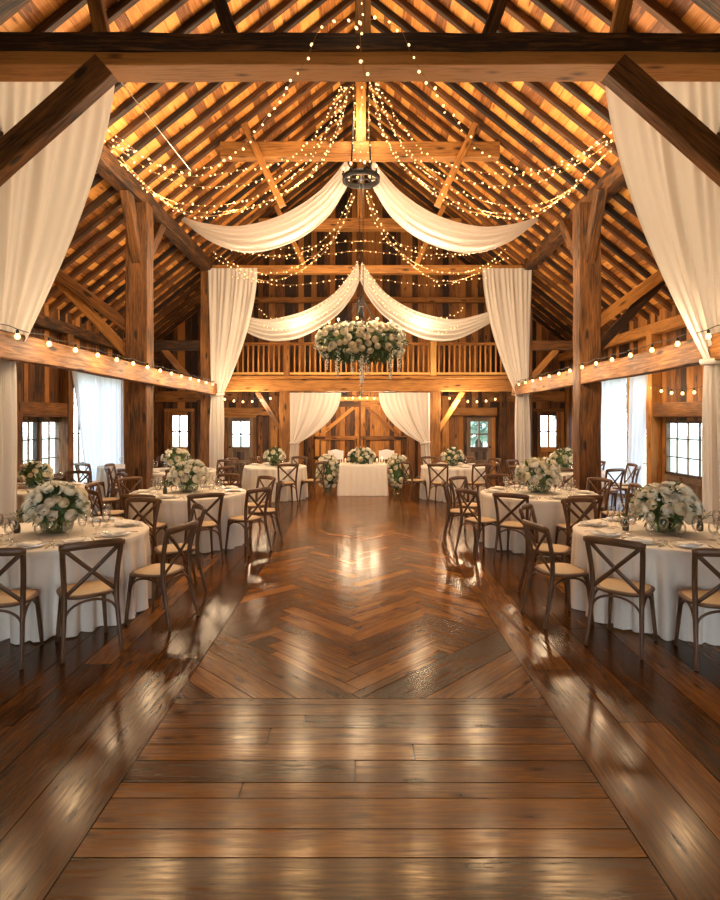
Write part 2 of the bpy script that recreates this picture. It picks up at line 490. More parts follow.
# ------------------------------------------------------------------ roof
for sx, nm in ((-1, 'ceiling_left'), (1, 'ceiling_right')):
    mb = MB(); ang = math.atan(SL)
    rot = Matrix.Rotation(sx*ang, 3, 'Y')
    L = (WX+.35)/math.cos(ang); d = 0.0
    while d < L:
        w = R.choice((.17,.2,.23)); m = d+w/2
        x = sx*m*math.cos(ang); z = RIDGE+.2-m*math.sin(ang)
        yq = FY-.1+R.uniform(-2, 0)
        while yq < BY+.1:
            l = R.uniform(1.8, 4.2); y0, y1 = max(yq, FY-.1), min(yq+l, BY+.12)
            if y1 > y0+.02: mb.box((x, (y0+y1)/2, z), (w-.006, y1-y0-.004, .025), rot, axis=1)
            yq += l
        d += w
    m = L/2
    mb.box((sx*m*math.cos(ang), (FY+BY)/2, RIDGE+.2-m*math.sin(ang)+.06), (L+.1, BY-FY+.4, .05), rot, axis=1, mi=1)
    mb.build(nm, [M['board'], M['gap']], kind='structure')
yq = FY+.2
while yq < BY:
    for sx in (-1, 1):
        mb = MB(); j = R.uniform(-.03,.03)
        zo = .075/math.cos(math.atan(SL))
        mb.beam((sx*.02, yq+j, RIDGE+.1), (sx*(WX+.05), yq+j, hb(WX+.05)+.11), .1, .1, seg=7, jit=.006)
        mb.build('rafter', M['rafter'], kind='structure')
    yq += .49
def timber(name, p0, p1, w, h, mat='timber', up=(0,0,1), **kw):
    mb = MB(); mb.beam(p0, p1, w, h, up=up, **kw)
    return mb.build(name, M[mat], kind='structure')
timber('ridge_beam', (0, FY, RIDGE-.12), (0, BY-.05, RIDGE-.12), .12, .3)
for sx in (-1, 1):
    # arcade plate over the posts, wall plate on the side wall
    timber('arcade_plate', (sx*AX, FY, 5.98), (ax(sx,BY)*sx if sx > 0 else -AX, BY-.04, 5.98), .28, .3, seg=24, jit=.009)
    timber('wall_plate', (sx*(WX-.13), FY, 3.86), (sx*(WX-.13), BY-.04, 3.86), .2, .24)
    timber('side_girt', (sx*(AX-.24), FY, 2.66), (sx*(ax(sx,15.5)-.24), 15.5, 2.66), .15, .3, seg=22, jit=.008, tone=.5)
    for y in BAYS+(1.6,):
        px_ = sx*(ax(sx,y)+(.22 if y < 7 else 0)); wd = .4 if y == 10.6 else .34
        timber('post', (px_, y, 0), (px_, y, 5.84), wd, .34, up=(0,1,0), seg=10, jit=.008, tone=.3 if y == 10.6 else .45)
    for y in (6.15, 10.6, 15.4):
        for dy in (-.55, 1):
            if y > 15 and dy < 0: continue
            timber('knee_brace', (sx*ax(sx,y), y+dy*.1, 4.75), (sx*ax(sx,y), y+dy*1.15, 5.9), .17, .22, tone=.25)
    # struts in the side aisle, from post to rafters and wall
    for y in (6.15, 10.6):
        timber('aisle_strut', (sx*(AX+.1), y, 3.5), (sx*5.85, y, hb(5.85)-.02), .17, .2)
        timber('aisle_brace', (sx*(AX+.1), y+.05, 2.95), (sx*(5.75), y+.05, 4.58), .13, .17)
    timber('aisle_tie', (sx*AX, 15.42, 3.86), (sx*(WX-.05), 15.42, 3.86), .2, .26)
    timber('aisle_brace', (sx*(AX+.1), 15.4, 2.5), (sx*5.3, 15.4, 3.75), .12, .16)
    # posts and rails on the side wall
    for y in (10.75 if sx < 0 else 9.85, 12.68, 16.0):
        timber('wall_post', (sx*(WX-.12), y, 0), (sx*(WX-.12), y, 3.8), .22, .24, up=(0,1,0))
    timber('wall_header', (sx*(WX-.1), 9.2, 2.06), (sx*(WX-.1), 12.75, 2.06), .2, .3, tone=.4)
    timber('wall_header', (sx*(WX-.08), 12.7, 3.1), (sx*(WX-.08), 16.1, 3.1), .16, .2)
    # back wall girts
    timber('back_girt', (sx*3.95, BY-.1, 2.6), (sx*(WX-.05), BY-.1, 2.6), .16, .34, tone=.6)
    timber('back_header', (sx*2.1, BY-.12, 2.12), (sx*4.4, BY-.12, 2.12), .2, .26, tone=.75)
    timber('back_post', (sx*2.75, BY-.14, 0), (sx*2.75, BY-.14, 2.62), .22, .24, up=(0,1,0))
    timber('back_post', (sx*1.66, BY-.12, 0), (sx*1.66, BY-.12, 2.62), .2, .2, up=(0,1,0))
    timber('back_post', (sx*4.6, BY-.12, 0), (sx*4.6, BY-.12, 3.6), .24, .2, up=(0,1,0))
# trusses
y = 6.15
timber('tie_beam', (-4.75, y, 5.83), (4.75, y, 5.83), .34, .19, seg=16, jit=.009, tone=.1)
timber('tie_beam', (-4.75, y+.02, 5.67), (4.75, y+.02, 5.67), .33, .14, seg=16, jit=.007, tone=1.0)  # tone raised to stand in for light on the beam's underside
for sx in (-1, 1):
    timber('knee_brace', (sx*(AX+.12), y-.21, 4.1), (sx*2.64, y-.21, 5.52), .17, .27, tone=.35)
    timber('principal_rafter', (sx*4.55, y, 5.98), (sx*.1, y, RIDGE-.22), .24, .3, tone=.1, seg=8)
    timber('truss_strut', (sx*1.35, y, 5.9), (sx*1.95, y, hb(1.95)-.3), .13, .15)
    timber('truss_strut', (sx*2.75, y, 5.9), (sx*2.95, y, hb(2.95)-.3), .13, .15)
timber('king_post', (0.03, y, 5.9), (0.03, y, RIDGE-.2), .17, .17, up=(0,1,0), tone=.7)
for k, y in enumerate((11.2, 15.4)):
    timber('collar_beam', (-2.72, y, 7.12), (2.72, y, 7.12), .24, .3, seg=10, tone=.65)
    timber('king_post', (0.02, y+.02, 7.25), (0.02, y+.02, RIDGE-.2), .2, .18, up=(0,1,0), tone=.8)
    for sx in (-1, 1):
        timber('truss_strut', (sx*2.25, y-.14, hb(2.25)-.05), (sx*1.5, y-.14, 6.0), .13, .13, tone=.8)
timber('tie_beam', (-4.2, 15.4, 5.9), (4.5, 15.4, 5.9), .22, .22, seg=14, tone=.75)
for z in (6.72, 5.72): timber('gable_girt', (-3.3 if z > 6 else -4.0, BY-.1, z), (3.3 if z > 6 else 4.0, BY-.1, z), .14, .18, tone=.7)

# ------------------------------------------------------------------ balcony
BF = 16.35
timber('balcony_beam', (-4.05, BF, 2.84), (4.4, BF, 2.84), .26, .34, seg=14, tone=.8)
timber('balcony_beam', (-4.05, BF-.02, 3.06), (4.4, BF-.02, 3.06), .34, .09, seg=14, tone=.9)
mb = MB()
for i in range(15): mb.box((-4.05+.58*i+.29, (BF+BY)/2, 3.04), (.572, BY-BF-.15, .05), axis=1)
mb.build('balcony_deck', M['wall'], kind='structure')
for sx in (-1, 1):
    timber('balcony_post', (sx*2.14, BF, 0), (sx*2.14, BF, 2.67), .3, .28, up=(0,1,0), tone=.6)
    timber('balcony_brace', (sx*2.24, BF+.02, 1.55), (sx*2.95, BF+.02, 2.66), .12, .14)
rl = empty('balcony_railing', (0, BF, 3.1), 0, 'timber baluster railing along the front of the balcony', 'railing')
for x in (-3.95, -2.1, 2.1, 4.32):
    mb = MB(); mb.beam((x,0,0), (x,0,1.0), .17, .15, up=(0,1,0), ch=.01, jit=.001); mb.build('newel_post', M['rail'], rl)
mb = MB(); mb.beam((-4.03,0,.93), (4.4,0,.93), .12, .075, ch=.01, jit=.001); mb.build('top_rail', M['rail'], rl)
mb = MB(); mb.beam((-4.03,0,.08), (4.4,0,.08), .09, .07, ch=.01, jit=.001); mb.build('bottom_rail', M['rail'], rl)
mb = MB(); mb.beam((0,0,.1), (0,0,.9), .042, .042, up=(0,1,0), ch=.005, seg=2, jit=0, tone=.5); b0 = mb.build('baluster', M['rail'], rl)
x = -3.8; firstb = True
while x < 4.3:
    if min(abs(x-q) for q in (-2.1, 2.1)) > .1:
        if firstb: b0.location = (x, 0, 0); firstb = False
        else: inst(b0, 'baluster', rl, (x, 0, 0))
    x += .148

# ------------------------------------------------------------------ windows and doors
def window_unit(name, x, y0, y1, z0, z1, nx, nz, mat, stiles=(), into=1):
    """window in a side wall at x; frame with muntins, panes as a child"""
    mb = MB(); t = .06; d = .09; ym = (y0+y1)/2; zm = (z0+z1)/2
    for z in (z0+t/2, z1-t/2): mb.box((x, ym, z), (d, y1-y0, t), axis=1)
    for y in (y0+t/2, y1-t/2)+tuple(stiles): mb.box((x, y, zm), (d, t if y in (y0+t/2, y1-t/2) else .085, z1-z0), axis=2)
    for i in range(1, nx):
        y = y0+(y1-y0)*i/nx; mb.box((x, y, zm), (.035, .024, z1-z0-.02), axis=2)
    for i in range(1, nz):
        z = z0+(z1-z0)*i/nz; mb.box((x, ym, z), (.035, y1-y0-.02, .024), axis=1)
    o = mb.build(name, mat, kind='structure')
    g = MB(); g.box((x, ym, zm), (.006, y1-y0-.02, z1-z0-.02)); g.build('window_pane', M['pane'], o)
    return o
window_unit('window_1', -WX-.03, WIN_L[0], WIN_L[1], WIN_L[2], WIN_L[3], 4, 3, M['greydoor'], (11.75, 11.86))
sl = MB(); sl.box((-WX+.05, (WIN_L[0]+WIN_L[1])/2, WIN_L[2]-.03), (.2, 1.66, .05)); sl.build('trim_1', M['greydoor'], kind='structure')
window_unit('window_2', -WX-.03, TALL_L[0], TALL_L[1], TALL_L[2], TALL_L[3], 4, 4, M['greydoor'], (14.1,))
window_unit('window_3', WX+.03, TALL_R[0], TALL_R[1], TALL_R[2], TALL_R[3], 4, 4, M['rail'], (13.65,))
timber('wall_post', (WX-.1, 13.66, 0), (WX-.1, 13.66, 3.0), .24, .14, up=(0,1,0), mat='rail', tone=.85)
# broad stable door with a glazed upper half in the right wall
o = window_unit('door_1', WX+.03, WIN_R[0], WIN_R[1], .68, 1.84, 6, 3, M['greydoor'], (11.0,))
mb = MB(); a = WIN_R[0]
while a < WIN_R[1]-.01:
    b = min(a+.2, WIN_R[1]); mb.box((WX+.03, (a+b)/2, .34), (.05, b-a-.006, .68), axis=2); a = b
for z in (.06, .62): mb.box((WX-.01, 11.2, z), (.05, 2.36, .12), axis=1)
for yv in (10.06, 11.0, 11.75, 12.33): mb.box((WX-.012, yv, .34), (.05, .11, .66), axis=2)
mb.build('door_panel', M['greydoor'], o)
def pane_door(n, x0, x1, top, mat, hinge):
    y = BY+.0; mb = MB(); w = x1-x0; xm = (x0+x1)/2
    zlo, zhi = .98, top-.13; wx0, wx1 = x0+.14, x1-.14
    for x in (x0+.07, x1-.07): mb.box((x, y, top/2), (.135, .06, top), axis=2)
    for z, h in ((top-.065,.13), (.9,.16), (.09,.18), (.5,.1)): mb.box((xm, y, z), (w-.28, .055, h), axis=0)
    mb.box((xm, y-.02, (zlo+zhi)/2), (.05, .05, zhi-zlo), axis=2); mb.box((xm, y-.02, (zlo+zhi)/2), (wx1-wx0, .05, .05), axis=0)
    a = wx0
    while a < wx1-.01:
        b = min(a+.13, wx1); mb.box(((a+b)/2, y+.012, .45), (b-a-.005, .03, .9), axis=2); a = b
    o = mb.build('door_%d' % n, mat, kind='structure')
    g = MB(); g.box((xm, y+.01, (zlo+zhi)/2), (wx1-wx0, .006, zhi-zlo)); g.build('window_pane', M['pane'], o)
    k = MB(); kx = x1-.07 if hinge > 0 else x0+.07
    k.lathe([(0,0),(.022,.0),(.022,.03),(.034,.045),(.03,.07),(0,.078)], 10)
    ko = k.build('door_knob', M['iron'], o); ko.location = (kx, y-.03, .98); ko.rotation_euler = (PI/2, 0, 0)
    f = MB()
    for x in (x0-.05, x1+.05): f.box((x, BY-.06, top/2), (.1, .09, top), axis=2)
    f.box((xm, BY-.06, top+.05), (w+.2, .09, .1), axis=0)
    f.build('door_frame', M['timber'], o)
for n, (x0, x1, top, kd) in enumerate(DOORS, 2):
    pane_door(n, x0, x1, top, M['greydoor'] if kd == 'inner' else M['door'], 1 if x0 > 0 else -1)
# big double barn door in the middle of the back wall
for n, sx in ((6, -1), (7, 1)):
    o = MB(); y = BY-.08; a = .02
    while a < 1.44:
        b = min(a+.155, 1.46); o.box((sx*(a+b)/2, y+.02, 1.23), (b-a-.008, .04, 2.46), axis=2); a = b
    ob = o.build('door_%d' % n, M['door'], kind='structure')
    for z, h in ((2.36,.17), (1.27,.13), (.62,.13), (.1,.16)):
        m2 = MB(); m2.box((sx*.74, y-.02, z), (1.42, .045, h), axis=0); m2.build('cross_rail', M['door'], ob)
    for x in (.09, 1.38):
        m2 = MB(); m2.box((sx*x, y-.019, 1.23), (.13, .043, 2.44), axis=2); m2.build('stile', M['door'], ob)
    m2 = MB(); m2.beam((sx*1.28, y-.02, 1.36), (sx*.2, y-.02, 2.26), .04, .11, up=(0,0,1), ch=.004, jit=0); m2.build('diagonal_brace', M['door'], ob)
    m2 = MB(); m2.tube([(sx*.12, y-.05, 1.02), (sx*.12, y-.1, 1.06), (sx*.12, y-.1, 1.22), (sx*.12, y-.05, 1.26)], .014, 8); m2.build('door_handle', M['iron'], ob)
    for z in (1.27, .62):
        m2 = MB(); m2.box((sx*1.3, y-.047, z), (.34, .012, .05)); m2.ball((sx*1.46, y-.05, z), .03, 8, 5); m2.build('strap_hinge', M['iron'], ob)
timber('trim_2', (-1.6, BY-.12, 2.53), (1.6, BY-.12, 2.53), .14, .12, mat='rail', tone=.8)

# ------------------------------------------------------------------ drapes
def prof(pairs):
    def f(t):
        for (a, x), (b, y) in zip(pairs, pairs[1:]):
            if t <= b:
                u = (t-a)/(b-a); return x+(y-x)*u
        return pairs[-1][1]
    return f
def smooth(t): return t*t*(3-2*t)
def drape(name, mat, top_out, top_in, gather, gw, floor_in, fw, y, z_floor=.02, nf=13, amp=.045, power=1.6, nu=150, nv=90, seed=1, outp=1.0, belly=0):
    """pleated curtain: hangs from top_out..top_in (x, z), pulled to gather (x centre, z), width gw, then falls to the floor, width fw"""
    rr = random.Random(seed); ph = [rr.uniform(0, 6.28) for _ in range(6)]
    warp = [rr.uniform(-.012,.012) for _ in range(4)]
    gx, gz = gather; sgn = 1 if top_in[0] > top_out[0] else -1
    tz = (top_out[1]+top_in[1])/2; k = (tz-gz)/(tz-z_floor)
    def fn(u, v):
        uu = u+sum(warp[i]*math.sin((i+2)*PI*u*1.7+ph[i]) for i in range(4))
        if v <= .62:
            t = v/.62; z0 = top_out[1]+(top_in[1]-top_out[1])*u
            z = z0+(gz-z0)*t
            pw = outp+(power-outp)*u
            s = t**pw
            xt = top_out[0]+(top_in[0]-top_out[0])*u; xg = gx+sgn*gw*(u-.5)
            x = xt+(xg-xt)*s
            z += belly*math.sin(PI*t)*u
            a = amp*(1-.35*s); a *= .55+.45*min(1, t*6)
        else:
            t = (v-.62)/.38; z = gz+(z_floor-gz)*t
            ww = gw+(fw-gw)*min(1, t*3)**.6; cxx = gx+(floor_in-gx)*smooth(min(1, t*1.3))
            x = cxx+sgn*ww*(u-.5); a = amp*(.65+.5*min(1, t*2))
        near = min(1, abs(v-.62)/.3)            # 0 where the cloth is gathered
        fine = math.sin(2*PI*nf*uu+ph[0]+.8*math.sin(v*2.4+ph[1]+3*u))*(.35+.65*max(0, 1-v*3.2)+.5*(1-near))
        wide = math.sin(2*PI*nf*.31*uu+ph[2]+1.1*math.sin(1.7*v+ph[4]))+.55*math.sin(2*PI*nf*.52*uu+ph[5]-v*1.6)
        wide = wide*(.25+.75*min(1, v*4))
        return (x+.01*wide, y+a*(.55*fine+.85*wide)+.015*math.sin(7*v+ph[3]+5*u), z)
    mb = MB(); mb.grid(fn, nu, nv)
    return mb.build(name, mat)
def tieback(o, x, z, y, w):
    mb = MB(); n = 24
    mb.tube([(x+w*.56*math.cos(2*PI*i/n), y+.1*math.sin(2*PI*i/n), z+.02*math.cos(2*PI*i/n)) for i in range(n+1)], .022, 8, flat=(.5, 1.6))
    mb.build('tieback', M['drape'], o)
side = {-1: 'left', 1: 'right'}
for sx in (-1, 1):
    o = drape('drape_curtain', M['drape'], (sx*5.0, 5.72), (sx*2.76, 5.72), (sx*4.12, 2.52), .48, sx*4.14, .56, 6.44, nf=15, amp=.045, power=1.5, seed=3+sx, outp=1.2, nu=200)
    tag(o, 'tall white chiffon drape swept back in the %s foreground from the tie beam' % side[sx], 'drape')
    tieback(o, sx*4.12, 2.52, 6.44, .48)
    e_ = .52 if sx > 0 else 0
    o = drape('drape_curtain', M['drape'], (sx*4.04+e_, 5.88), (sx*2.72+e_, 5.88), (sx*3.78+e_, 2.52), .33, sx*3.8+e_, .42, 15.12, nf=11, amp=.04, power=1.75, seed=8+sx, outp=1.1, nu=130)
    tag(o, 'white full-height drape tied to the far %s post beside the balcony' % side[sx], 'drape')
    tieback(o, sx*3.78+e_, 2.52, 15.12, .33)
    o = drape('drape_curtain', M['drape'], (sx*1.98, 2.62), (sx*.53, 2.62), (sx*1.84, 1.2), .24, sx*1.88, .26, 16.08, nf=10, amp=.03, power=1.9, seed=15+sx, outp=1.2, nu=130, belly=-.06)
    tag(o, 'white drape under the balcony, tied back on the %s of the barn door' % side[sx], 'drape')
    tieback(o, sx*1.84, 1.2, 16.08, .24)
# sheers at the tall side windows
def sheer(name, sx, y0, y1, yb0, yb1, label, seed, nf):
    rr = random.Random(seed); ph = rr.uniform(0, 6)
    def fn(u, v):
        a, b = y0+(yb0-y0)*v, y1+(yb1-y1)*v
        yq = a+(b-a)*u
        return (sx*(WX-.24)+.035*(math.sin(2*PI*nf*u+ph)+.5*math.sin(2*PI*nf*.47*u+v))-sx*.03*v, yq, 3.0-2.95*v)
    mb = MB(); mb.grid(fn, 90, 30); o = mb.build(name, M['sheer'])
    return tag(o, label, 'curtain')
sheer('window_curtain', -1, 12.6, 13.92, 13.4, 13.95, 'bluish sheer curtain at the left tall window, pulled aside panel nearer the camera', 1, 7)
sheer('window_curtain', -1, 13.98, 15.45, 14.02, 15.4, 'bright backlit sheer curtain at the left tall window, panel beside the corner', 2, 9)
sheer('window_curtain', 1, 12.65, 13.5, 13.05, 13.55, 'narrow sheer curtain at the right tall window, panel nearer the stable door', 3, 6)
sheer('window_curtain', 1, 13.8, 15.75, 13.85, 15.6, 'wide bright sheer curtain at the right tall window, panel farther from camera', 4, 9)
for sx in (-1, 1):
    mb = MB(); mb.tube([(sx*(WX-.24), 12.6, 3.02), (sx*(WX-.24), 15.9, 3.02)], .016, 8)
    for yv in (12.66, 15.85): mb.tube([(sx*(WX-.24), yv, 3.02), (sx*(WX-.02), yv, 3.02)], .012, 6)
    tag(mb.build('curtain_rod', M['iron']), 'dark curtain rod over the %s tall window' % side[sx], 'curtain rod')

def swag(label, top, bot, nfold=5, seed=0):
    T = spline([P(*q) for q in top], 12); B = spline([P(*q) for q in bot], 12)
    n = min(len(T), len(B)); rr = random.Random(seed); ph = rr.uniform(0, 6)
    def fn(u, v):
        i = u*(n-1); k = min(int(i), n-2); f = i-k
        a = T[k].lerp(T[k+1], f); b = B[k].lerp(B[k+1], f)
        w = (a-b).length
        p = a.lerp(b, v)
        g = .25*w*math.sin(PI*v)
        rip = (.028+.03*w)*math.sin(2*PI*nfold*v+ph+1.5*u)*(.5+.5*math.sin(PI*min(1, u*1.15)))
        return p+Vector((0, -g-rip, .012*math.sin(2*PI*nfold*v+ph+1)))
    mb = MB(); mb.grid(fn, 90, 48); return tag(mb.build('ceiling_swag', M['drape']), label, 'swag')
def mir(l): return [(720-x, y, d) for x, y, d in l]
t1 = [(346,160,11.5),(338,172,11.6),(315,196,11.8),(280,217,12.0),(240,227,12.2),(205,224,12.5),(182,217,12.7)]
b1 = [(352,176,11.5),(345,192,11.6),(326,220,11.8),(294,243,12.0),(250,254,12.2),(212,243,12.5),(181,220,12.7)]
t2 = [(358,262,15.2),(350,275,15.2),(334,294,15.2),(310,309,15.2),(285,317,15.2),(258,319,15.3),(212,306,15.6)]
b2 = [(360,280,15.2),(353,296,15.2),(338,315,15.2),(314,332,15.2),(288,341,15.2),(258,338,15.3),(210,312,15.6)]
swag('broad white fabric swag from the iron ring to the left roof timbers', t1, b1, 5, 1)
swag('broad white fabric swag from the iron ring to the right roof timbers', mir(t1), mir(b1), 5, 2)
swag('farther white fabric swag sloping left in front of the balcony gable', t2, b2, 5, 3)
swag('farther white fabric swag sloping right in front of the balcony gable', mir(t2), mir(b2), 5, 4)

# ------------------------------------------------------------------ fairy lights
mb = MB(); mb.lathe([(0,-.011),(.006,-.008),(.0095,0),(.007,.009),(0,.016)], 8); bulb_small = mb.build('bulb', M['bulb'])
bulb_small_me = bulb_small.data; bpy.data.objects.remove(bulb_small)
def strand(label, pts, step=.12, group=None, scale=1.4, jit=.028, name='fairy_light_string', wire=.0035):
    path = spline([P(*q) for q in pts], 10)
    root = empty(name, path[0], 0, label, 'string lights', group)
    o0 = path[0].copy(); mb = MB(); mb.tube([p-o0 for p in path], wire, 5); mb.build('wire', M['wire'], root)
    bs = resample(path, step)
    for i, p in enumerate(bs[:100]):
        inst(bulb_small_me, 'bulb', root, p-o0+Vector((R.uniform(-jit,jit), R.uniform(-jit,jit), R.uniform(-jit,jit)-.01)), (R.uniform(0,3), R.uniform(0,3), 0), scale*(.7+.6*R.random()))
    return root
A = [
 ('topmost', [(342,86,10.6),(322,125,10.3),(290,157,9.9),(240,170,9.4),(190,176,9.0),(150,160,8.7),(106,128,8.4)]),
 ('second', [(344,86,10.6),(325,132,10.2),(292,168,9.8),(245,183,9.4),(195,186,9.0),(150,170,8.7),(104,138,8.4)]),
 ('third', [(346,86,10.6),(330,128,10.3),(300,170,9.9),(255,197,9.5),(205,206,9.2),(160,196,8.9),(118,160,8.5)]),
 ('fourth', [(348,86,10.7),(334,135,10.4),(306,177,10.0),(262,203,9.6),(215,212,9.3),(170,205,9.0),(108,145,8.5)]),
 ('lowest', [(350,86,10.8),(338,130,10.6),(314,172,10.2),(270,200,9.9),(225,214,9.6),(185,214,9.4),(140,185,8.9)]),
]
B = [
 ('upper', [(352,194,11.2),(334,228,11.6),(308,250,12.0),(270,256,12.3),(232,246,12.6),(204,228,12.9)]),
 ('middle', [(353,196,11.2),(338,232,11.6),(314,256,12.0),(282,272,12.3),(246,270,12.6),(210,250,13.0)]),
 ('lower', [(354,198,11.2),(342,226,11.6),(322,254,12.0),(290,276,12.3),(255,279,12.7),(212,256,13.2)]),
]
Cc = [
 ('upper', [(356,262,15.0),(344,282,15.0),(322,304,15.0),(292,318,15.0),(268,316,15.0),(256,306,15.25)]),
 ('lower', [(357,264,15.0),(350,284,15.0),(336,306,14.9),(306,324,14.9),(280,330,14.9),(262,325,15.1)]),
]
for sx in (-1, 1):
    for set_, what in ((A, 'strand in the fan of fairy lights behind the front tie beam'), (B, 'strand of fairy lights below the iron ring'), (Cc, 'strand of fairy lights along the far swag')):
        for nm, pts in set_:
            q = pts if sx < 0 else [(720-x+R.uniform(-2,2), y+R.uniform(-3,3), d) for x, y, d in pts]
            strand('%s %s, %s side' % (nm, what, side[sx]), q, .115 if set_ is A else .13)
    q = [(361,24,5.78),(345,19,5.78),(331,23,5.77),(318,32,5.76),(307,58,5.76),(293,80,5.9),(270,112,6.5),(245,144,7.0),(212,166,7.5),(172,168,7.9),(112,140,8.3)]
    if sx > 0: q = mir(q)
    strand('fairy light strand draped over the front tie beam towards the %s' % side[sx], q, .15)
strand('short vertical fairy light strand hanging before the middle of the tie beam', [(361,0,5.78),(360,20,5.76),(361,52,5.76),(365,78,5.76)], .16)
for k, xx in enumerate((354, 361, 369)):
    strand('vertical fairy light strand beside the chandelier chain, %s of three' % ('left', 'middle', 'right')[k], [(xx,80,10.75),(xx,120,10.75),(xx,162,10.75)], .15)
for k, (yy, d, nm) in enumerate(((244,13.6,'highest'),(254,14.0,'middle'),(281,14.8,'lowest'))):
    strand('%s level fairy light strand crossing the nave before the gable' % nm, [(232,yy-4,d),(290,yy+4,d),(360,yy-3,d),(430,yy+4,d),(488,yy-4,d)], .17)
# thin hanging wire left
mb = MB(); mb.tube([P(121,82,6.5), P(191,171,8.6)], .006, 6); tag(mb.build('support_wire', M['white']), 'thin pale straight wire slanting from the left drape to the fairy lights', 'wire')

# ------------------------------------------------------------------ festoon bulbs
mb = MB(); mb.lathe([(0,-.05),(.018,-.046),(.03,-.028),(.031,-.012),(.02,.012),(.012,.024),(0,.026)], 10); t_ = mb.build('bulb', M['bulb2']); fest_me = t_.data; bpy.data.objects.remove(t_)
mb = MB(); mb.lathe([(0,.018),(.016,.018),(.017,.05),(.012,.062),(0,.064)], 8); t_ = mb.build('socket', M['iron']); sock_me = t_.data; bpy.data.objects.remove(t_)
lamps = []
def festoon(label, pts, n, sag, scale=1.0, lamp=0, jz=0):
    pts = [Vector(p) for p in pts]; path = []; bulbs = []
    a, b = pts[0], pts[-1]
    for i in range(n*4+1):
        t = i/(n*4); p = a.lerp(b, t); p.z -= sag*abs(math.sin(PI*t*(n-1)))*.5 if len(pts) == 2 and sag < .1 else sag*4*t*(1-t)
        path.append(p)
    root = empty('festoon_light_string', a, 0, label, 'string lights')
    mb = MB(); mb.tube([p-a for p in path], .005, 5); mb.build('wire', M['iron'], root)
    for i in range(n):
        p = path[round((i+.5)/n*(len(path)-1))]-a+Vector((R.uniform(-.04,.04)*0, 0, R.uniform(-jz,jz)))
        so = inst(sock_me, 'socket', root, p+Vector((0,0,-.066*scale)), (0,0,0), scale)
        inst(fest_me, 'bulb', so, (0,0,0), (0,0,0), 1.0)
        lamps.append((p+a+Vector((0,0,-.1)), lamp))
for sx in (-1, 1):
    x = sx*(AX-.36)
    festoon('warm festoon bulbs along the %s beam between the posts' % side[sx], [(x, 4.0, 2.86), (sx*(ax(sx,14.8)-.36), 14.8, 2.86)], 17, .05, .95, 22)
    festoon('warm festoon bulbs under the balcony edge, %s of the barn door' % side[sx], [(sx*2.4, 16.1, 2.58), (sx*3.95, 16.1, 2.55)], 6, .12, 1.0, 42)
festoon('warm festoon bulbs over the middle of the barn door', [(-.95, 17.0, 2.6), (.95, 17.0, 2.6)], 9, .06, 1.0, 34)
festoon('festoon bulbs sagging across the right wall above the stable door', [(WX-.2, 9.6, 2.72), (WX-.2, 12.8, 2.7)], 8, .25, 1.0, 10)

# ------------------------------------------------------------------ flowers
def rose_mesh(name, mats, seed, rings=((.26,3,.0),(.44,4,.08),(.62,5,.2),(.8,6,.36),(.98,7,.62))):
    rr = random.Random(seed); mb = MB()
    for ri, (rad, n, op) in enumerate(rings):
        for k in range(n):
            th0 = 2*PI*k/n+ri*.7+rr.uniform(-.15,.15); wd = 2*PI/n*.78
            op2 = op+rr.uniform(-.12,.12); ln = .78+.25*rr.random()
            def fn(u, v, th0=th0, wd=wd, op2=op2, rad=rad, ln=ln):
                ph = (.25+(2.45-op2*1.0)*v)*(.86+.14*ln)
                th = th0+(u-.5)*wd*2.2*(.6+.4*math.sin(PI*min(1, v*.8+.15)))
                k = 1+.1*op2*max(0, v-.75)*4+.05*(2*u-1)**2
                r = rad*math.sin(ph)*k
                z = -rad*.82*math.cos(ph)+(1-rad)*.22-.05*(2*u-1)**2*v
                return (r*math.cos(th), r*math.sin(th), z)
            mb.grid(fn, 4, 4, tone=rr.random())
    mb.ball((0,0,-.1), .3, 8, 5)
    return mb
roses = []
for k in range(3):
    o = rose_mesh('rose', None, k).build('rose', M['petal'] if k < 2 else M['petal2']); roses.append(o.data); bpy.data.objects.remove(o)
def leaf(mb, p, d, up, l, w, mi=0, bend=.25):
    d = d.normalized(); s = d.cross(up)
    if s.length < 1e-3: s = d.cross(Vector((1,0,0)))
    s.normalize(); nrm = s.cross(d)
    pts = [p, p+d*l*.35+s*w*.5-nrm*w*.08, p+d*l*.72+s*w*.36-nrm*l*bend*.4, p+d*l-nrm*l*bend, p+d*l*.72-s*w*.36-nrm*l*bend*.4, p+d*l*.35-s*w*.5-nrm*w*.08]
    mid = [p+d*l*.35+nrm*w*.1, p+d*l*.72-nrm*l*bend*.25]
    i = [mb.vert(q) for q in pts]; j = [mb.vert(q) for q in mid]
    t = R.random()
    for f in ((i[0],i[1],j[0]),(i[1],i[2],j[1],j[0]),(i[2],i[3],j[1]),(i[3],i[4],j[1]),(i[4],i[5],j[0],j[1]),(i[5],i[0],j[0])): mb.face(f, None, t, False, mi)
def rnd_dir(rr, zmin=-1, zmax=1):
    z = rr.uniform(zmin, zmax); a = rr.uniform(0, 2*PI); r = math.sqrt(max(0, 1-z*z)); return Vector((r*math.cos(a), r*math.sin(a), z))
def blossom(mb, p, n, r):
    a = n.orthogonal().normalized(); b = n.cross(a)
    c = mb.vert(p)
    for k in range(5):
        t = 2*PI*k/5
        d = a*math.cos(t)+b*math.sin(t); e = a*math.cos(t+.5)+b*math.sin(t+.5); g = a*math.cos(t-.5)+b*math.sin(t-.5)
        mb.face((c, mb.vert(p+g*r*.8+n*r*.3), mb.vert(p+d*r+n*r*.45), mb.vert(p+e*r*.8+n*r*.3)), None, .5)
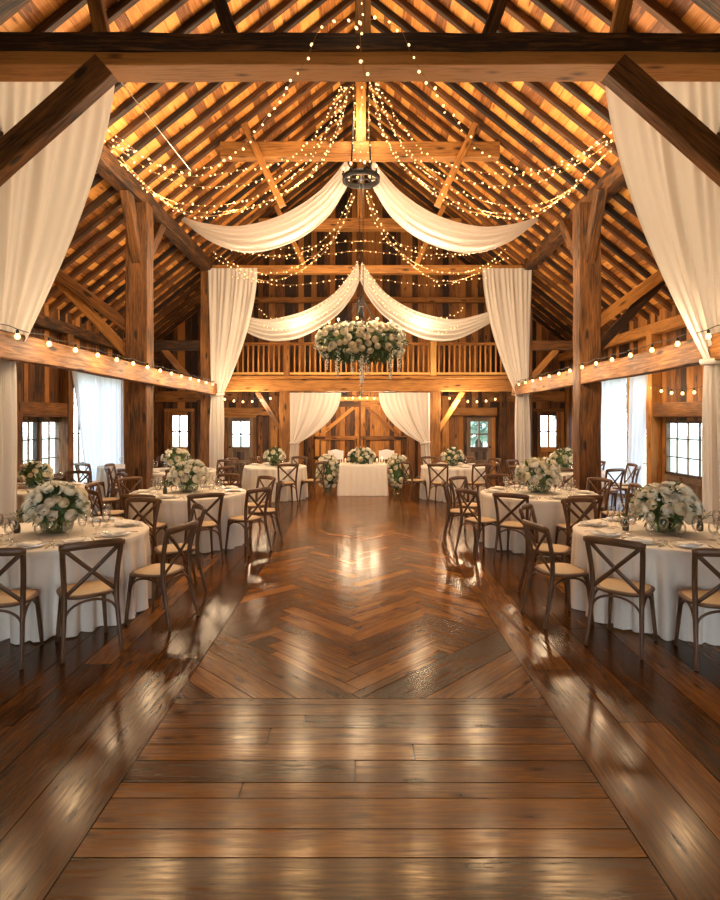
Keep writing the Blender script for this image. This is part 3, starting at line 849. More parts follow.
def bouquet(root, rx, rz, zc, nrose, nleaf, nfill, seed, rr_=(.038,.056), leafl=.09, ry=None, zmin=-.35, fill_out=1.18, trail=0, rosename='rose', full=False):
    rr = random.Random(seed); ry = ry or rx
    fol = MB()
    fol.ball((0,0,zc), 1, 12, 7, tone=.3); 
    for i in range(len(fol.v)):
        x, y, z = fol.v[i]; fol.v[i] = (x*rx*.74, y*ry*.74, zc+(z-zc)*rz*.74)
    for _ in range(nleaf):
        d = rnd_dir(rr, zmin-.25, 1); p = Vector((d.x*rx*.78, d.y*ry*.78, zc+d.z*rz*.78))
        dd = (d+rnd_dir(rr)*.8)
        if dd.z < -.2 and not full: dd.z *= .4
        leaf(fol, p, dd, Vector((rr.uniform(-.4,.4), rr.uniform(-.4,.4), 1)), leafl*rr.uniform(.7,1.35), leafl*.38*rr.uniform(.8,1.3), 0 if rr.random() < .6 else 1, rr.uniform(0,.5))
    f = fol.build('foliage', [M['leaf'], M['leaf2']], root); f['kind'] = 'stuff'
    # roses spread over the dome
    pl = []; tries = 0
    while len(pl) < nrose and tries < 6000:
        tries += 1
        d = rnd_dir(rr, zmin, .98); s = rr.uniform(*rr_)
        p = Vector((d.x*rx*1.06, d.y*ry*1.06, zc+d.z*rz*1.06))*1.0; k_ = rr.uniform(.93, 1.07); p = Vector((p.x*k_, p.y*k_, zc+(p.z-zc)*k_))
        if all((p-q).length > (s+t)*.93 for q, t, _ in pl): pl.append((p, s, d))
    for p, s, d in pl:
        nn = (Vector((d.x, d.y, d.z*1.0+.15))+rnd_dir(rr)*.2).normalized()
        q = nn.to_track_quat('Z', 'Y').to_euler()
        o = inst(roses[rr.choice((0,0,1,1,2))], rosename, root, p*1.0, q, s*1.25)
    fb = MB()
    for _ in range(nfill):
        d = rnd_dir(rr, zmin, 1); k = rr.uniform(1.0, fill_out)
        p = Vector((d.x*rx*k, d.y*ry*k, zc+d.z*rz*k)); q = Vector((d.x*rx*.7, d.y*ry*.7, zc+d.z*rz*.7))
        for _k in range(3):
            e = p+rnd_dir(rr)*.018
            fb.tube([q, e], .0011, 3, sm=False, mi=1); blossom(fb, e, (d+rnd_dir(rr)*.5).normalized(), rr.uniform(.008,.014)*(rx/.2)**.4)
    fo = fb.build('filler_blossom', [M['blossom'], M['stem']], root); fo['kind'] = 'stuff'
def bowl(root, r, h, mat=None):
    mb = MB()
    mb.lathe([(0,.004),(r*.7,.004),(r*.92,h*.25),(r,h*.6),(r*.94,h),(r*.9,h),(r*.94,h*.6),(r*.86,h*.27),(r*.66,.016),(0,.016)], 24)
    vs_ = mb.build('vase', mat or M['vase'], root)
    st = MB(); rr = random.Random(int(r*1000))
    for _ in range(26):
        a, b = rr.uniform(0, 6.28), rr.uniform(0, 6.28); q = r*.6
        st.tube([(q*.8*math.cos(a), q*.8*math.sin(a), .02), (q*math.cos(b), q*math.sin(b), h*1.05)], .004, 4)
    o = st.build('stems', M['stem'], vs_); o['kind'] = 'stuff'
def centrepiece(label, x, y, z, r, nrose, seed, nleaf=150, nfill=40):
    root = empty('flower_centrepiece', (x, y, z), 0, label, 'flowers', 'floral centrepieces on the round tables')
    bowl(root, r*.5, r*.45)
    bouquet(root, r*.86, r*.68, r*.8, nrose, nleaf, nfill, seed, (r*.12, r*.2), r*.4, zmin=-.3)
    return root

# ------------------------------------------------------------------ chair
def make_chair():
    root = empty('crossback_chair')
    SH = .46
    # rear posts: splayed foot, up through the seat, leaning back to the top rail
    postpts = lambda s: spline([(s*.215,-.285,0), (s*.2,-.235,.22), (s*.19,-.195,.45), (s*.196,-.2,.62), (s*.208,-.235,.78), (s*.214,-.262,.875)], 4)
    n = len(postpts(1))
    for s in (-1, 1):
        mb = MB(); mb.tube(postpts(s), [.0145+.0065*min(1, k/8) for k in range(n)], 8, tone=.5, flat=(1,1.05)); mb.build('back_post', M['chair'], root)
    for s in (-1, 1):
        mb = MB(); mb.tube(spline([(s*.155,.165,.455), (s*.168,.18,.3), (s*.19,.205,0)], 5), [.021-.0065*k/10 for k in range(11)], 8, tone=.45); mb.build('front_leg', M['chair'], root)
    # curved top rail
    mb = MB(); pts = []
    for k in range(13):
        t = k/12*2-1; pts.append((t*.238, -.262-.035*(1-t*t)+.0, .868+.012*(1-t*t)))
    mb.tube(pts, [.026 if 0 < k < 12 else .018 for k in range(13)], 10, tone=.6, flat=(.62,1.25)); mb.build('top_rail', M['chair'], root)
    # crossed slats
    for s in (-1, 1):
        pts = []
        for k in range(11):
            t = k/10; x = s*(-.193+.386*t); z = .845-.375*t
            pts.append((x, -.25+.055*t-.018*math.sin(PI*t)+s*.004, z))
        mb = MB(); mb.tube(pts, .0145, 7, tone=.5, flat=(.62,1.2)); mb.build('cross_slat', M['chair'], root)
    # seat
    def outline(t, g=0):
        a = 2*PI*t; c, s_ = math.cos(a), math.sin(a); e = .62
        w = .2+g+.022*s_
        return (w*math.copysign(abs(c)**e, c), (.195+g)*math.copysign(abs(s_)**e, s_)-.005)
    m = 28; mb = MB(); rings = []
    for g, z in ((-.006,.436),(.008,.442),(.012,.455),(.006,.466),(-.022,.468)):
        rings.append([mb.vert((*outline(i/m, g), z)) for i in range(m)])
    for a, b in zip(rings, rings[1:]):
        for i in range(m): mb.face((a[i], a[(i+1)%m], b[(i+1)%m], b[i]), [(i*.05,.0),(i*.05+.05,0),(i*.05+.05,.03),(i*.05,.03)], .7, True)
    mb.face(rings[0][::-1], None, .4); sf = mb.build('seat_frame', M['chair'], root)
    mb = MB(); r0 = [mb.vert((*outline(i/m, -.016), .467)) for i in range(m)]; r1 = [mb.vert((outline(i/m, -.03)[0], outline(i/m, -.03)[1], .474)) for i in range(m)]
    cc = mb.vert((0, 0, .471))
    for i in range(m):
        j = (i+1) % m; mb.face((r0[i], r0[j], r1[j], r1[i]), None, .5, True); mb.face((r1[i], r1[j], cc), None, .5, True)
    mb.build('seat', M['rattan'], sf)
    # bent braces under the seat, one on each side
    def arch(p, q, zl, zt):
        p, q = Vector(p), Vector(q); out = []
        for k in range(15):
            a = PI*k/14; t = .5-.5*math.cos(a); out.append((*(p.lerp(q, t)).xy, zl+(zt-zl)*math.sin(a)**.7))
        return out
    for p, q in (((-.17,.178,0),(.17,.178,0)), ((-.195,-.215,0),(.195,-.215,0)), ((-.172,.175,0),(-.196,-.205,0)), ((.172,.175,0),(.196,-.205,0))):
        mb = MB(); mb.tube(arch(p, q, .25, .428), .0105, 6, tone=.4); mb.build('arch_brace', M['chair'], root)
    return root
chair0 = make_chair(); chair0['category'] = 'chair'; first_chair = [True]
def place_chair(x, y, rz, label, group):
    if first_chair[0]:
        first_chair[0] = False
        chair0.location = (x, y, 0); chair0.rotation_euler = (0,0,rz); chair0['label'] = label; chair0['group'] = group; return chair0
    return copy_tree(chair0, (x, y, 0), rz, label, group)

# ------------------------------------------------------------------ table ware
def lathe_obj(name, prf, mat, n=20):
    mb = MB(); mb.lathe(prf, n); o = mb.build(name, mat); me = o.data; bpy.data.objects.remove(o); return me
plate_me = lathe_obj('dinner_plate', [(0,.0),(.075,.0),(.085,.004),(.135,.016),(.138,.02),(.132,.02),(.085,.009),(0,.008)], M['china'], 28)
wine_me = lathe_obj('wine_glass', [(0,.0),(.034,.001),(.034,.003),(.008,.008),(.0042,.02),(.0042,.085),(.01,.095),(.03,.115),(.039,.145),(.037,.175),(.03,.205),(.0285,.205),(.0355,.175),(.0372,.146),(.028,.117),(.008,.1),(0,.098)], M['glass'], 16)
water_me = lathe_obj('water_goblet', [(0,.0),(.036,.001),(.036,.004),(.01,.01),(.007,.02),(.007,.05),(.014,.058),(.036,.075),(.043,.105),(.04,.14),(.036,.155),(.0345,.155),(.0385,.138),(.0412,.105),(.034,.078),(.01,.062),(0,.061)], M['glass'], 16)
def napkin_mesh():
    mb = MB()
    def top(u, v): return ((u-.5)*.19, (v-.5)*.13, .012+.012*math.sin(PI*u)*(1-.3*v)+.004*math.sin(7*u+2*v))
    mb.grid(top, 10, 6)
    def low(u, v): return ((.5-u)*.192, (v-.5)*.132, .0)
    mb.grid(low, 4, 3)
    for a, b in (((0,0),(1,0)),((1,0),(1,1)),((1,1),(0,1)),((0,1),(0,0))):
        mb.grid(lambda u, v, a=a, b=b: ((lambda t: (t[0], t[1], t[2]*v))(top(a[0]+(b[0]-a[0])*u, a[1]+(b[1]-a[1])*u))), 8, 1)
    o = mb.build('folded_napkin', M['napkin']); me = o.data; bpy.data.objects.remove(o); return me
nap_me = napkin_mesh()
def fork_mesh():
    mb = MB(); mb.tube([(0,-.1,.004),(0,-.04,.006),(0,.02,.007),(0,.05,.006)], [.005,.0035,.003,.006], 6, flat=(1,.5))
    for k in range(4): x = (k-1.5)*.0055; mb.tube([(x*.8,.05,.006),(x,.07,.004),(x,.1,.009)], .0015, 4)
    o = mb.build('fork', M['metal']); me = o.data; bpy.data.objects.remove(o); return me
def knife_mesh():
    mb = MB(); mb.tube([(0,-.11,.005),(0,-.05,.006),(0,-.01,.005)], [.006,.006,.005], 6, flat=(1,.6)); mb.tube([(0,-.01,.005),(0,.06,.005),(.003,.115,.004)], [.007,.009,.003], 6, flat=(1,.25))
    o = mb.build('knife', M['metal']); me = o.data; bpy.data.objects.remove(o); return me
fork_me, knife_me = fork_mesh(), knife_mesh()
def item(me, name, loc, rz, label, cat, group, sc=1.0):
    o = bpy.data.objects.new(name, me); C.objects.link(o); o.location = loc; o.rotation_euler = (0,0,rz); o.scale = (sc,)*3
    return tag(o, label, cat, group)

TH = .76
def tablecloth(label, x, y, r, seed, n=240):
    rr = random.Random(seed); mb = MB()
    fr = [(rr.randint(7,9), rr.uniform(0,6.28), .4), (rr.choice((14,16,18)), rr.uniform(0,6.28), .6), (rr.choice((24,26,28)), rr.uniform(0,6.28), .8), (rr.randint(37,43), rr.uniform(0,6.28), .2)]
    def fold(a): return min(.5, sum(w*(1.6*abs(math.sin(k*a/2+p))-1.05 if k % 2 == 0 and k > 12 else math.sin(k*a+p)) for k, p, w in fr))
    prf = [(0,TH),(r*.5,TH),(r*.92,TH),(r*.975,TH-.003),(r,TH-.018)]
    rings = []
    for q, z in prf:
        rings.append([mb.vert((0,0,z))] if q == 0 else [mb.vert((q*math.cos(2*PI*i/n), q*math.sin(2*PI*i/n), z)) for i in range(n)])
    nv = 14
    for k in range(1, nv+1):
        t = k/nv; z = (TH-.018)*(1-t)+.006*t; am = .08*t**.5
        ring = []
        for i in range(n):
            a = 2*PI*i/n; q = r-.016+.018*t+am*fold(a)*(1+.1*math.sin(3*a+5*t)); ring.append(mb.vert((q*math.cos(a), q*math.sin(a), max(.004, z+(.012*t*math.sin(5*a+1) if t > .9 else 0)))))
        rings.append(ring)
    for a, b in zip(rings, rings[1:]):
        for i in range(n):
            j = (i+1) % n
            if len(a) == 1: mb.face((a[0], b[i], b[j]), None, .5, True)
            else: mb.face((a[i], b[i], b[j], a[j]), None, .5, True)
    o = mb.build('tablecloth', M['cloth'], loc=(x, y, 0)); return tag(o, label, 'tablecloth', 'white cloths over round tables')
def clock(deg):
    """angle in plan (0 = towards +x, -90 = towards the eye) as an hour seen from above"""
    h = round((-(deg)+90)/30) % 12
    return 12 if h == 0 else h
def table(nm, x, y, r, angs, seed, flower, settings=True, dist=None, cloth_label=None, glasses=2):
    tablecloth(cloth_label or 'floor-length white cloth on the round %s' % nm, x, y, r, seed)
    rr = random.Random(seed*7)
    hours = {}
    for a in angs:
        if not free_spot(nm, x, y, dist or r+.3, a): continue
        da = dist or r+.3
        h = clock(a)
        if h in hours: h = (h % 12)+1
        hours[h] = a
        rad = math.radians(a+rr.uniform(-2, 2)); dd = da+rr.uniform(-.02,.03)
        place_chair(x+dd*math.cos(rad), y+dd*math.sin(rad), rad+PI/2+rr.uniform(-.08,.08), "dark cross-back chair at %d o'clock around the %s" % (h, nm), 'cross-back chairs around the tables')
        if settings:
            ca, sa = math.cos(rad), math.sin(rad)
            def at(dr, dt): return (x+(r-dr)*ca-dt*sa, y+(r-dr)*sa+dt*ca, TH+.001)
            wh = "at %d o'clock on the %s" % (h, nm)
            pr = at(.19, 0)
            item(plate_me, 'dinner_plate', pr, 0, 'white dinner plate %s' % wh, 'plate', 'dinner plates on the round tables')
            item(nap_me, 'folded_napkin', (pr[0], pr[1], pr[2]+.019), rad+PI/2+rr.uniform(-.3,.3), 'folded napkin %s' % wh, 'napkin', 'folded napkins on the plates', .85)
            if settings == 'full':
                item(fork_me, 'fork', at(.18, -.17), rad+PI/2, 'silver fork %s' % wh, 'fork', 'forks beside the plates')
                item(knife_me, 'knife', at(.18, .17), rad+PI/2, 'silver knife %s' % wh, 'knife', 'knives beside the plates')
            item(wine_me, 'wine_glass', at(.38, .12), 0, 'tall stemmed wine glass %s' % wh, 'glass', 'wine glasses on the round tables', 1.05)
            if glasses > 1: item(water_me, 'water_goblet', at(.4, .0), 0, 'short water goblet %s' % wh, 'glass', 'water goblets on the round tables', 1.0)
    if flower:
        fr, nr, fl = flower
        centrepiece(fl, x, y, TH+.001, fr, nr, seed+100, nleaf=int(150+60*(y < 7)), nfill=44 if y < 10 else 26)

TABLES = [(-2.95,5.55,.86),(2.97,5.55,.86),(-2.6,8.65,.9),(2.68,8.55,.88),(-4.0,12.4,.85),(4.45,12.4,.85),(-2.03,13.55,.76),(2.2,13.55,.76),(-5.25,9.2,.8),(-5.6,13.6,.62),(-.8,14.3,.12),(.93,14.3,.12)]
placed = []
def free_spot(nm, x, y, d, a):
    """a chair is only set where neither another chair, table, post nor the side wall is in the way"""
    cx, cy = x+d*math.cos(math.radians(a)), y+d*math.sin(math.radians(a))
    for tx, ty, tr in TABLES:
        if abs(tx-x)+abs(ty-y) > .3 and math.hypot(cx-tx, cy-ty) < tr+.38: return False
    for qx, qy, qn in placed:
        if math.hypot(cx-qx, cy-qy) < (.5 if qn == nm else .68): return False
    for py in BAYS:
        for sx in (-1, 1):
            if abs(cx-sx*4.15) < .46 and abs(cy-py) < .46: return False
    if abs(cx) > WX-.5 or (abs(abs(cx)-4.0) < .5 and cy > 14.7) or (abs(abs(cx)-2.1) < .5 and cy > 15.7): return False
    placed.append((cx, cy, nm)); return True
def mirang(l): return [180-a for a in l]
angA = [-80, -51, -12, 34, 76, 118, 158, 198, -120]
table('nearest left table', -2.95, 5.55, .845, angA, 1, (.3, 40, 'largest white rose bowl, on the nearest left table'), 'full', 1.11)
table('nearest right table', 2.97, 5.55, .845, mirang([-80, -47, -13, 33, 76, 118, 158, 198, -120]), 2, (.3, 40, 'largest white rose bowl, on the nearest right table'), 'full', 1.11)
angB = [-98, -64, -30, 6, 42, 78, 114, 150, 186, 222]
table('second left table', -2.6, 8.65, .87, angB, 3, (.3, 36, 'white rose bowl on the second left table'), 'full', 1.14)
table('second right table', 2.68, 8.55, .86, mirang([-98, -60, -32, 6, 42, 78, 114, 150, 186, 222]), 4, (.33, 40, 'white rose bowl on the second right table'), 'full', 1.14)
angC = [-112, -70, -30, 12, 54, 96, 140, 185, 215]
table('table behind the left middle post', -4.0, 12.4, .85, angC, 5, (.3, 20, 'white rose bowl behind the second left table, beyond the post'), True, 1.16, glasses=1)
table('table behind the right middle post', 4.45, 12.4, .85, mirang(angC), 6, (.3, 20, 'white rose bowl beyond the second right table, near the post'), True, 1.16, glasses=1)
angD = [-108, -66, -24, 22, 70, 115, 155, 200]
table('round table left of the head table', -2.03, 13.55, .76, angD, 7, (.27, 20, 'white rose bowl on the table left of the head table'), True, 1.02, glasses=1)
table('round table right of the head table', 2.2, 13.55, .76, mirang(angD), 8, (.27, 20, 'white rose bowl on the table right of the head table'), True, 1.02, glasses=1)
table('aisle table below the left window', -5.25, 9.2, .8, [-95, -45, 0, 45, 90, 135, 180], 9, (.26, 20, 'white rose bowl below the small left window'), True, 1.12, glasses=1)
table('aisle table by the left sheer curtains', -5.6, 13.6, .62, [-115, -70, -30, 10, 60], 10, None, True, .96, glasses=1)
# table('aisle table by the right sheer curtains', 5.6, 11.0, .7, [-125, -95, 180, 140, -160, 90], 11, None, True, 1.0, glasses=1)

# small bud vases on the near tables
def bud_vase(label, x, y, seed, z=TH+.001):
    rr = random.Random(seed); root = empty('bud_vase', (x, y, z), 0, label, 'vase', 'bud vases on the near tables')
    mb = MB(); mb.lathe([(0,0),(.028,0),(.032,.02),(.03,.07),(.018,.095),(.02,.115),(.016,.115),(.014,.095),(0,.02)], 14); mb.build('vase', plain('olive glazed pottery', srgb(70,66,44), .3), root)
    fb = MB()
    for _ in range(30):
        d = rnd_dir(rr, .2, 1); p = Vector((0,0,.11))+d*rr.uniform(.03,.1)
        leaf(fb, p, d+rnd_dir(rr)*.4, Vector((0,0,1)), .045, .02, 0 if rr.random() < .5 else 1)
        fb.tube([(0,0,.1), p], .0015, 3, mi=1)
    o = fb.build('sprig_leaves', [M['leaf'], M['leaf2']], root); o['kind'] = 'stuff'
bud_vase('dark bud vase with leafy sprigs left of the nearest right rose bowl', 2.62, 5.62, 1)
bud_vase('dark bud vase with leafy sprigs right of the nearest right rose bowl', 3.34, 5.6, 2)
bud_vase('dark bud vase with leafy sprigs beside the nearest left rose bowl', -3.31, 5.5, 3)
bud_vase('dark bud vase on the second left table beside its roses', -2.88, 8.42, 4)

# ------------------------------------------------------------------ head table
def head_cloth():
    mb = MB(); X, Y = .58, .36; n = 120; rr = random.Random(5)
    def out(t):
        per = 4*(X+Y); s = t*per
        if s < 2*X: return (-X+s, -Y, 0, -1)
        s -= 2*X
        if s < 2*Y: return (X, -Y+s, 1, 0)
        s -= 2*Y
        if s < 2*X: return (X-s, Y, 0, 1)
        s -= 2*X; return (-X, Y-s, -1, 0)
    rings = []
    for k in range(12):
        t = k/11; z = TH-.012-(TH-.018)*t; ring = []
        for i in range(n):
            x, y, nx, ny = out(i/n); a = .018*t*(math.sin(i*1.3)+.6*math.sin(i*.53+1)); fl = .06*t
            ring.append(mb.vert((x*(1+fl/X*.7)+nx*a, y*(1+fl/Y*.5)+ny*a, z)))
        rings.append(ring)
    top = [mb.vert((out(i/n)[0]*.985, out(i/n)[1]*.98, TH)) for i in range(n)]
    rings = [top]+rings
    for a, b in zip(rings, rings[1:]):
        for i in range(n): j = (i+1) % n; mb.face((a[i], b[i], b[j], a[j]), None, .5, True)
    mb.face(top, None, .5)
    return tag(mb.build('tablecloth', M['cloth'], loc=(.07, 14.25, 0)), 'ivory cloth covering the small rectangular head table', 'tablecloth')
head_cloth()
r_ = empty('flower_centrepiece', (.04, 14.2, TH+.001), 0, 'long low flower arrangement on top of the head table', 'flowers')
bowl(r_, .13, .09); bouquet(r_, .3, .22, .16, 22, 140, 40, 301, (.04,.062), .12, ry=.17)
for sx, xx in ((-1, -.8), (1, .93)):
    r_ = empty('flower_arrangement', (xx, 14.3, 0), 0, 'tall white and green floor arrangement at the %s end of the head table' % side[sx], 'flowers')
    mb = MB(); mb.lathe([(0,0),(.13,0),(.13,.02),(.1,.08),(.12,.3),(.15,.34),(.14,.34),(.1,.3),(0,.28)], 18); mb.build('vase', M['vase'], r_)
    bouquet(r_, .25, .4, .56, 52, 200, 60, 310+sx, (.04,.065), .15, zmin=-.9, full=True)
    for _ in range(5): pass
def white_chair(x, y, rz, label):
    root = empty('white_chair', (x, y, 0), rz, label, 'chair', 'white chairs behind the head table')
    for s in (-1, 1):
        mb = MB(); mb.tube(spline([(s*.2,-.23,0),(s*.19,-.2,.45),(s*.19,-.25,.98)], 6), .017, 8); mb.build('back_post', M['white'], root)
        mb = MB(); mb.tube([(s*.18,.19,0),(s*.18,.18,.45)], .017, 8); mb.build('front_leg', M['white'], root)
        for k in range(2):
            xk = s*(.06+.065*k); mb = MB(); mb.tube([(xk,-.2,.48),(xk,-.25,.93)], .011, 6); mb.build('back_slat', M['white'], root)
    mb = MB(); mb.box((0,-.245,.9), (.42,.03,.24)); mb.build('back_panel', M['white'], root)
    mb = MB(); mb.tube([(-.2,-.25,.97),(-.1,-.26,1.01),(0,-.262,1.03),(.1,-.26,1.01),(.2,-.25,.97)], .022, 8); mb.build('top_rail', M['white'], root)
    mb = MB(); mb.lathe([(0,.43),(.2,.43),(.215,.45),(.2,.475),(0,.48)], 20); mb.build('seat', M['white'], root)
white_chair(-.66, 15.25, PI, 'white chair left behind the head table')
white_chair(.72, 15.25, PI, 'white chair right behind the head table')
def candle(label, x, y, z, h):
    root = empty('pillar_candle', (x, y, z), 0, label, 'candle', 'candles on the head table')
    mb = MB(); mb.lathe([(0,0),(.022,0),(.022,h),(.018,h+.002),(0,h-.004)], 12); wx_ = mb.build('wax', M['wax'], root)
    mb = MB(); mb.lathe([(0,0),(.008,.01),(.006,.024),(0,.042)], 8, (0,0,h+.002)); mb.build('flame', M['flame'], wx_)
candle('lit candle right of the head table flowers', .42, 14.05, TH+.001, .1)
candle('lit candle at the right end of the head table', .55, 14.25, TH+.001, .13)
candle('lit candle left of the head table flowers', -.36, 14.08, TH+.001, .1)

# ------------------------------------------------------------------ iron ring and floral chandelier
CY = 11.0; CXX = .02
rz_ = 6.5
ring = empty('ring_chandelier', (CXX, CY, rz_), 0, 'black iron ring chandelier hung high under the collar beam', 'chandelier')
mb = MB(); mb.lathe([(.33,-.05),(.36,-.05),(.365,0),(.36,.05),(.33,.05),(.325,0),(.33,-.05)], 40); mb.build('iron_ring', M['iron'], ring)
mb = MB(); mb.tube([(-.34,0,0),(.34,0,0)], .014, 8); mb.tube([(0,-.34,0),(0,.34,0)], .014, 8); mb.ball((0,0,0), .06, 12, 8); mb.build('spokes', M['iron'], ring)
for k in range(2):
    mb = MB(); s = -1 if k == 0 else 1
    mb.tube([(s*.2,0,.02),(s*.17,0,.6),(s*.1,0,RIDGE-.3-rz_)], .016, 6); mb.build('hanging_rod', M['iron'], ring)
for k in range(8):
    a = 2*PI*k/8+.2; x, y = .345*math.cos(a), .345*math.sin(a)
    mb = MB(); mb.lathe([(0,.05),(.03,.05),(.034,.07),(.014,.075),(.014,.13),(0,.13)], 8, (x, y, 0)); cu = mb.build('candle_cup', M['iron'], ring)
    inst(fest_me, 'bulb', cu, (x, y, .16), (PI,0,0), .8)
fz = 3.32
fc = empty('floral_chandelier', (CXX, CY, fz), 0, 'hanging round chandelier smothered in white roses and greenery', 'chandelier')
mb = MB(); mb.lathe([(.6,-.03),(.63,-.03),(.63,.03),(.6,.03),(.6,-.03)], 40); mb.build('iron_hoop', M['iron'], fc)
def chain(name, p, q, par):
    p, q = Vector(p), Vector(q); n = max(6, int((q-p).length/.05)); d = (q-p).normalized()
    s = d.orthogonal().normalized(); t = d.cross(s); mb = MB()
    for k in range(n):
        c = p.lerp(q, (k+.5)/n); e = s if k % 2 else t; h = (q-p).length/n*.62
        mb.tube([c+d*h*math.cos(a)+e*.014*math.sin(a) for a in (i*2*PI/8 for i in range(9))], .0045, 4)
    return mb.build(name, M['iron'], par)
chain('hanging_chain', (-.03,0,.9), (-.03,0,rz_-fz-.06), fc); chain('hanging_chain', (.04,0,.9), (.04,0,rz_-fz-.06), fc)
for k in range(6):
    a = 2*PI*k/6+.3; chain('hoop_chain', (.6*math.cos(a), .6*math.sin(a), .03), (0,0,.92), fc)
mb = MB(); mb.lathe([(0,.5),(.05,.5),(.06,.52),(.06,.7),(.05,.72),(0,.72)], 12); mb.lathe([(0,.72),(.02,.74),(.02,.92),(0,.93)], 8); mb.build('lantern_hub', M['iron'], fc)
def torus_bouquet():
    rr = random.Random(77); fol = MB()
    Rm, rm = .56, .29
    def pt(a, b, k=1.0): return Vector(((Rm+rm*k*math.cos(b))*math.cos(a), (Rm+rm*k*math.cos(b))*math.sin(a), .02+rm*.95*k*math.sin(b)))
    fol.grid(lambda u, v: pt(2*PI*u, 2*PI*v, .45), 28, 10, tone=.3)
    for _ in range(1300):
        a, b = rr.uniform(0, 6.28), rr.uniform(0, 6.28); p = pt(a, b, .65); d = (pt(a, b, 1.3)-p).normalized()+rnd_dir(rr)*.8+Vector((0,0,-.25))
        leaf(fol, p, d, Vector((rr.uniform(-.5,.5), rr.uniform(-.5,.5), 1)), .15*rr.uniform(.7,1.5), .05*rr.uniform(.8,1.3), 0 if rr.random() < .5 else 1, rr.uniform(0,.6))
    f = fol.build('foliage', [M['leaf'], M['leaf2']], fc); f['kind'] = 'stuff'
    pl = []; t = 0
    while len(pl) < 165 and t < 16000:
        t += 1; a, b = rr.uniform(0, 6.28), rr.uniform(-1.0, 2.6); s = rr.uniform(.04,.068); p = pt(a, b, rr.uniform(.96,1.1))
        if all((p-q).length > (s+e)*.8 for q, e, _ in pl): pl.append((p, s, (pt(a, b, 1.5)-p).normalized()))
    for p, s, d in pl:
        inst(roses[rr.choice((0,0,1,1,2))], 'rose', fc, p, (d+rnd_dir(rr)*.25).normalized().to_track_quat('Z','Y').to_euler(), s*1.25)
    fb = MB()
    for _ in range(120):
        a, b = rr.uniform(0, 6.28), rr.uniform(-.5, 3.2); p = pt(a, b, rr.uniform(1.1,1.3))
        for _k in range(2): e = p+rnd_dir(rr)*.03; fb.tube([pt(a, b, .8), e], .0015, 3, sm=False, mi=1); blossom(fb, e, rnd_dir(rr, 0, 1), rr.uniform(.012,.02))
    f = fb.build('filler_blossom', [M['blossom'], M['stem']], fc); f['kind'] = 'stuff'
    # hanging wisteria-like tassels
    for a, rad, l in ((-2.2,.72,.55),(-2.5,.78,.42),(-.75,.75,.6),(-.45,.8,.45),(-1.57,.5,.62),(-1.3,.45,.5),(-1.9,.5,.5),(.6,.7,.5),(2.3,.72,.5),(1.5,.6,.6),(-1.55,.05,.9)):
        h = MB(); x, y = rad*math.cos(a), rad*math.sin(a)
        h.tube([(x, y, -.1), (x+.01, y, -.1-l)], .003, 4, mi=1)
        for _ in range(int(l*130)):
            z = rr.uniform(0, 1); w = .055*(1-z*.75)
            blossom(h, Vector((x+rr.uniform(-w,w), y+rr.uniform(-w,w), -.12-l*z)), rnd_dir(rr), rr.uniform(.012,.02))
        h.build('hanging_blossom', [M['blossom'], M['stem']], fc)
    for k in range(10):
        a = 2*PI*k/10+.2; inst(fest_me, 'bulb', fc, (.62*math.cos(a), .62*math.sin(a), .38), (PI,0,0), .75)
torus_bouquet()

# ------------------------------------------------------------------ outside, seen through the panes
mb = MB(); i0 = [mb.vert(p) for p in ((-70,-50,-.15),(70,-50,-.15),(70,70,-.15),(-70,70,-.15))]; mb.face(i0); mb.build('outside_ground', M['grass'], kind='structure')
def tree(label, x, y, h, r, seed):
    rr = random.Random(seed); root = empty('garden_tree', (x, y, -.15), 0, label, 'tree', 'trees outside the windows')
    mb = MB(); mb.tube([(0,0,0),(.05,0,h*.3),(0,.05,h*.6)], [.22,.16,.1], 8); mb.build('trunk', M['bark'], root)
    fb = MB()
    for _ in range(700):
        d = rnd_dir(rr); p = Vector((d.x*r, d.y*r, h*.62+d.z*h*.38))*1.0; p = Vector((0,0,h*.62)).lerp(p, rr.uniform(.5,1)**.5)
        leaf(fb, p, d+rnd_dir(rr), Vector((0,0,1)), .55, .3)
    o = fb.build('crown', M['treeleaf'], root); o['kind'] = 'stuff'
tree('leafy tree outside the small left window', -14.5, 19.5, 4.5, 2.0, 1)
tree('leafy tree outside the right stable door', 15.0, 19.0, 4.6, 2.1, 2)
tree('leafy tree outside the inner right back door', 5.4, 26.0, 5.0, 2.0, 3)
tree('leafy tree outside the outer right back door', 11.5, 28.5, 5.0, 1.9, 4)

# ------------------------------------------------------------------ light
WARM = (1.0, .75, .48)
def plight(x, y, z, e, r=.12, col=WARM):
    l = bpy.data.lights.new('lamp_light', 'POINT'); l.energy = e; l.shadow_soft_size = r; l.color = col
    o = bpy.data.objects.new('lamp_light', l); o.location = (x, y, z); C.objects.link(o); return o
K = 1.0
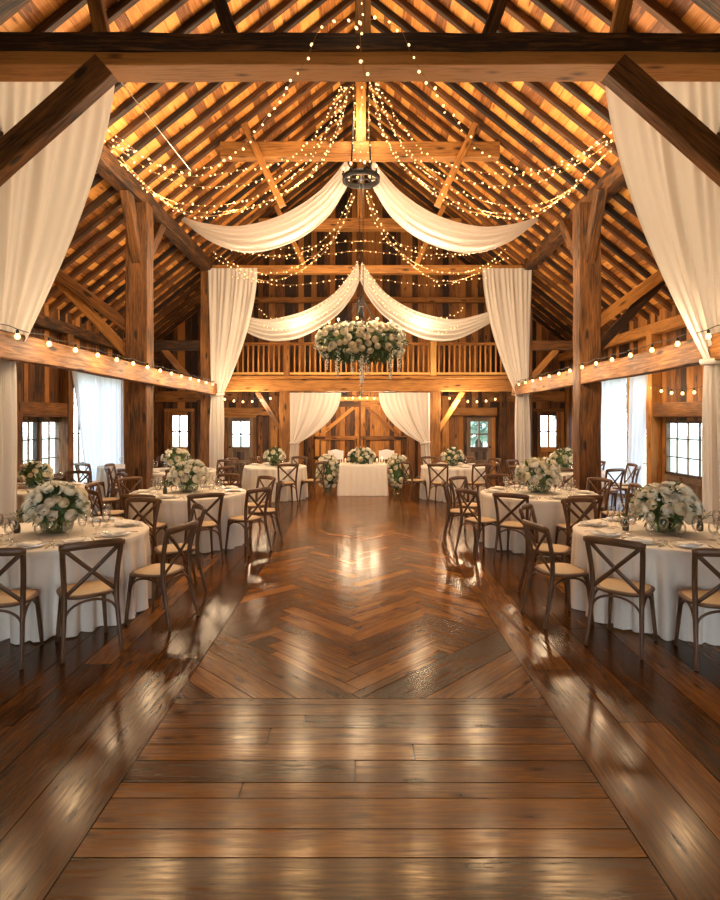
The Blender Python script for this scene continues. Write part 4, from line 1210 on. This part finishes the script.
# light given by the fairy light strands: one lamp for each bunch of bulbs
for sx in (-1, 1):
    for d, px, py in ((10.0,300,178),(9.5,235,205),(8.9,165,200),(8.5,120,160),(12.0,300,262),(12.6,245,272),(14.7,300,318)):
        p = P(px if sx < 0 else 720-px, py, d); p.y -= .1; p.z -= .12
        plight(p.x, p.y, p.z, (95 if d < 14 else 45)*K, .12)
    # added fill lamps overhead and behind the eye; no strands hang there
    for yv, zz in ((3.2,5.6),(0.6,5.6),(-1.6,5.2)):
        plight(sx*2.6, yv, zz, 13*K, .15)
plight(0, 10.7, 7.6, 85*K, .12); plight(CXX, CY-.1, rz_-.2, 60*K, .2); plight(CXX, CY, fz+.75, 50*K, .2)
for k in range(5): plight(CXX+.66*math.cos(2*PI*k/5-PI/2), CY+.66*math.sin(2*PI*k/5-PI/2), fz+.52, 12*K, .1)
plight(0, 5.5, 6.9, 14*K, .1)
plight(0, 13.6, 6.0, 90*K, .15)
for i, (p, e) in enumerate(lamps):
    if i % 2 == 0 and e: plight(p.x-(.28 if p.x > 3 else -.28 if p.x < -3 else 0), p.y, p.z-.02, e*K, .1)

w = bpy.data.worlds.new('sky'); bpy.context.scene.world = w; w.use_nodes = True
nt = w.node_tree; nt.nodes.clear()
bg = nt.nodes.new('ShaderNodeBackground'); out = nt.nodes.new('ShaderNodeOutputWorld')
tc = nt.nodes.new('ShaderNodeTexCoord'); sep = nt.nodes.new('ShaderNodeSeparateXYZ'); cr = nt.nodes.new('ShaderNodeValToRGB')
cr.color_ramp.elements[0].color = (.86,.93,1,1); cr.color_ramp.elements[1].color = (.62,.8,1,1)
nt.links.new(tc.outputs['Generated'], sep.inputs[0]); nt.links.new(sep.outputs[2], cr.inputs[0]); nt.links.new(cr.outputs[0], bg.inputs[0])
bg.inputs[1].default_value = 9.0; nt.links.new(bg.outputs[0], out.inputs[0])

# ------------------------------------------------------------------ camera and colour
cam = bpy.data.cameras.new('camera'); co = bpy.data.objects.new('camera', cam); C.objects.link(co)
co.location = (0, 0, EYE); co.rotation_euler = (PI/2, 0, 0)
cam.sensor_fit = 'VERTICAL'; cam.sensor_height = 24; cam.lens = 24*F/900; cam.shift_y = -(450-HOR)/900; cam.clip_end = 300; cam.clip_start = .05
sc = bpy.context.scene; sc.camera = co
vs = sc.view_settings; vs.view_transform = 'Standard'; vs.look = 'None'; vs.exposure = 0.12; vs.gamma = 1; vs.use_curve_mapping = False
cy = sc.cycles
cy.use_denoising = True; cy.max_bounces = 10; cy.diffuse_bounces = 5; cy.glossy_bounces = 4; cy.transparent_max_bounces = 16
cy.sample_clamp_indirect = 4.0; cy.sample_clamp_direct = 0; cy.caustics_reflective = False; cy.caustics_refractive = False
try: cy.use_light_tree = True
except Exception: pass
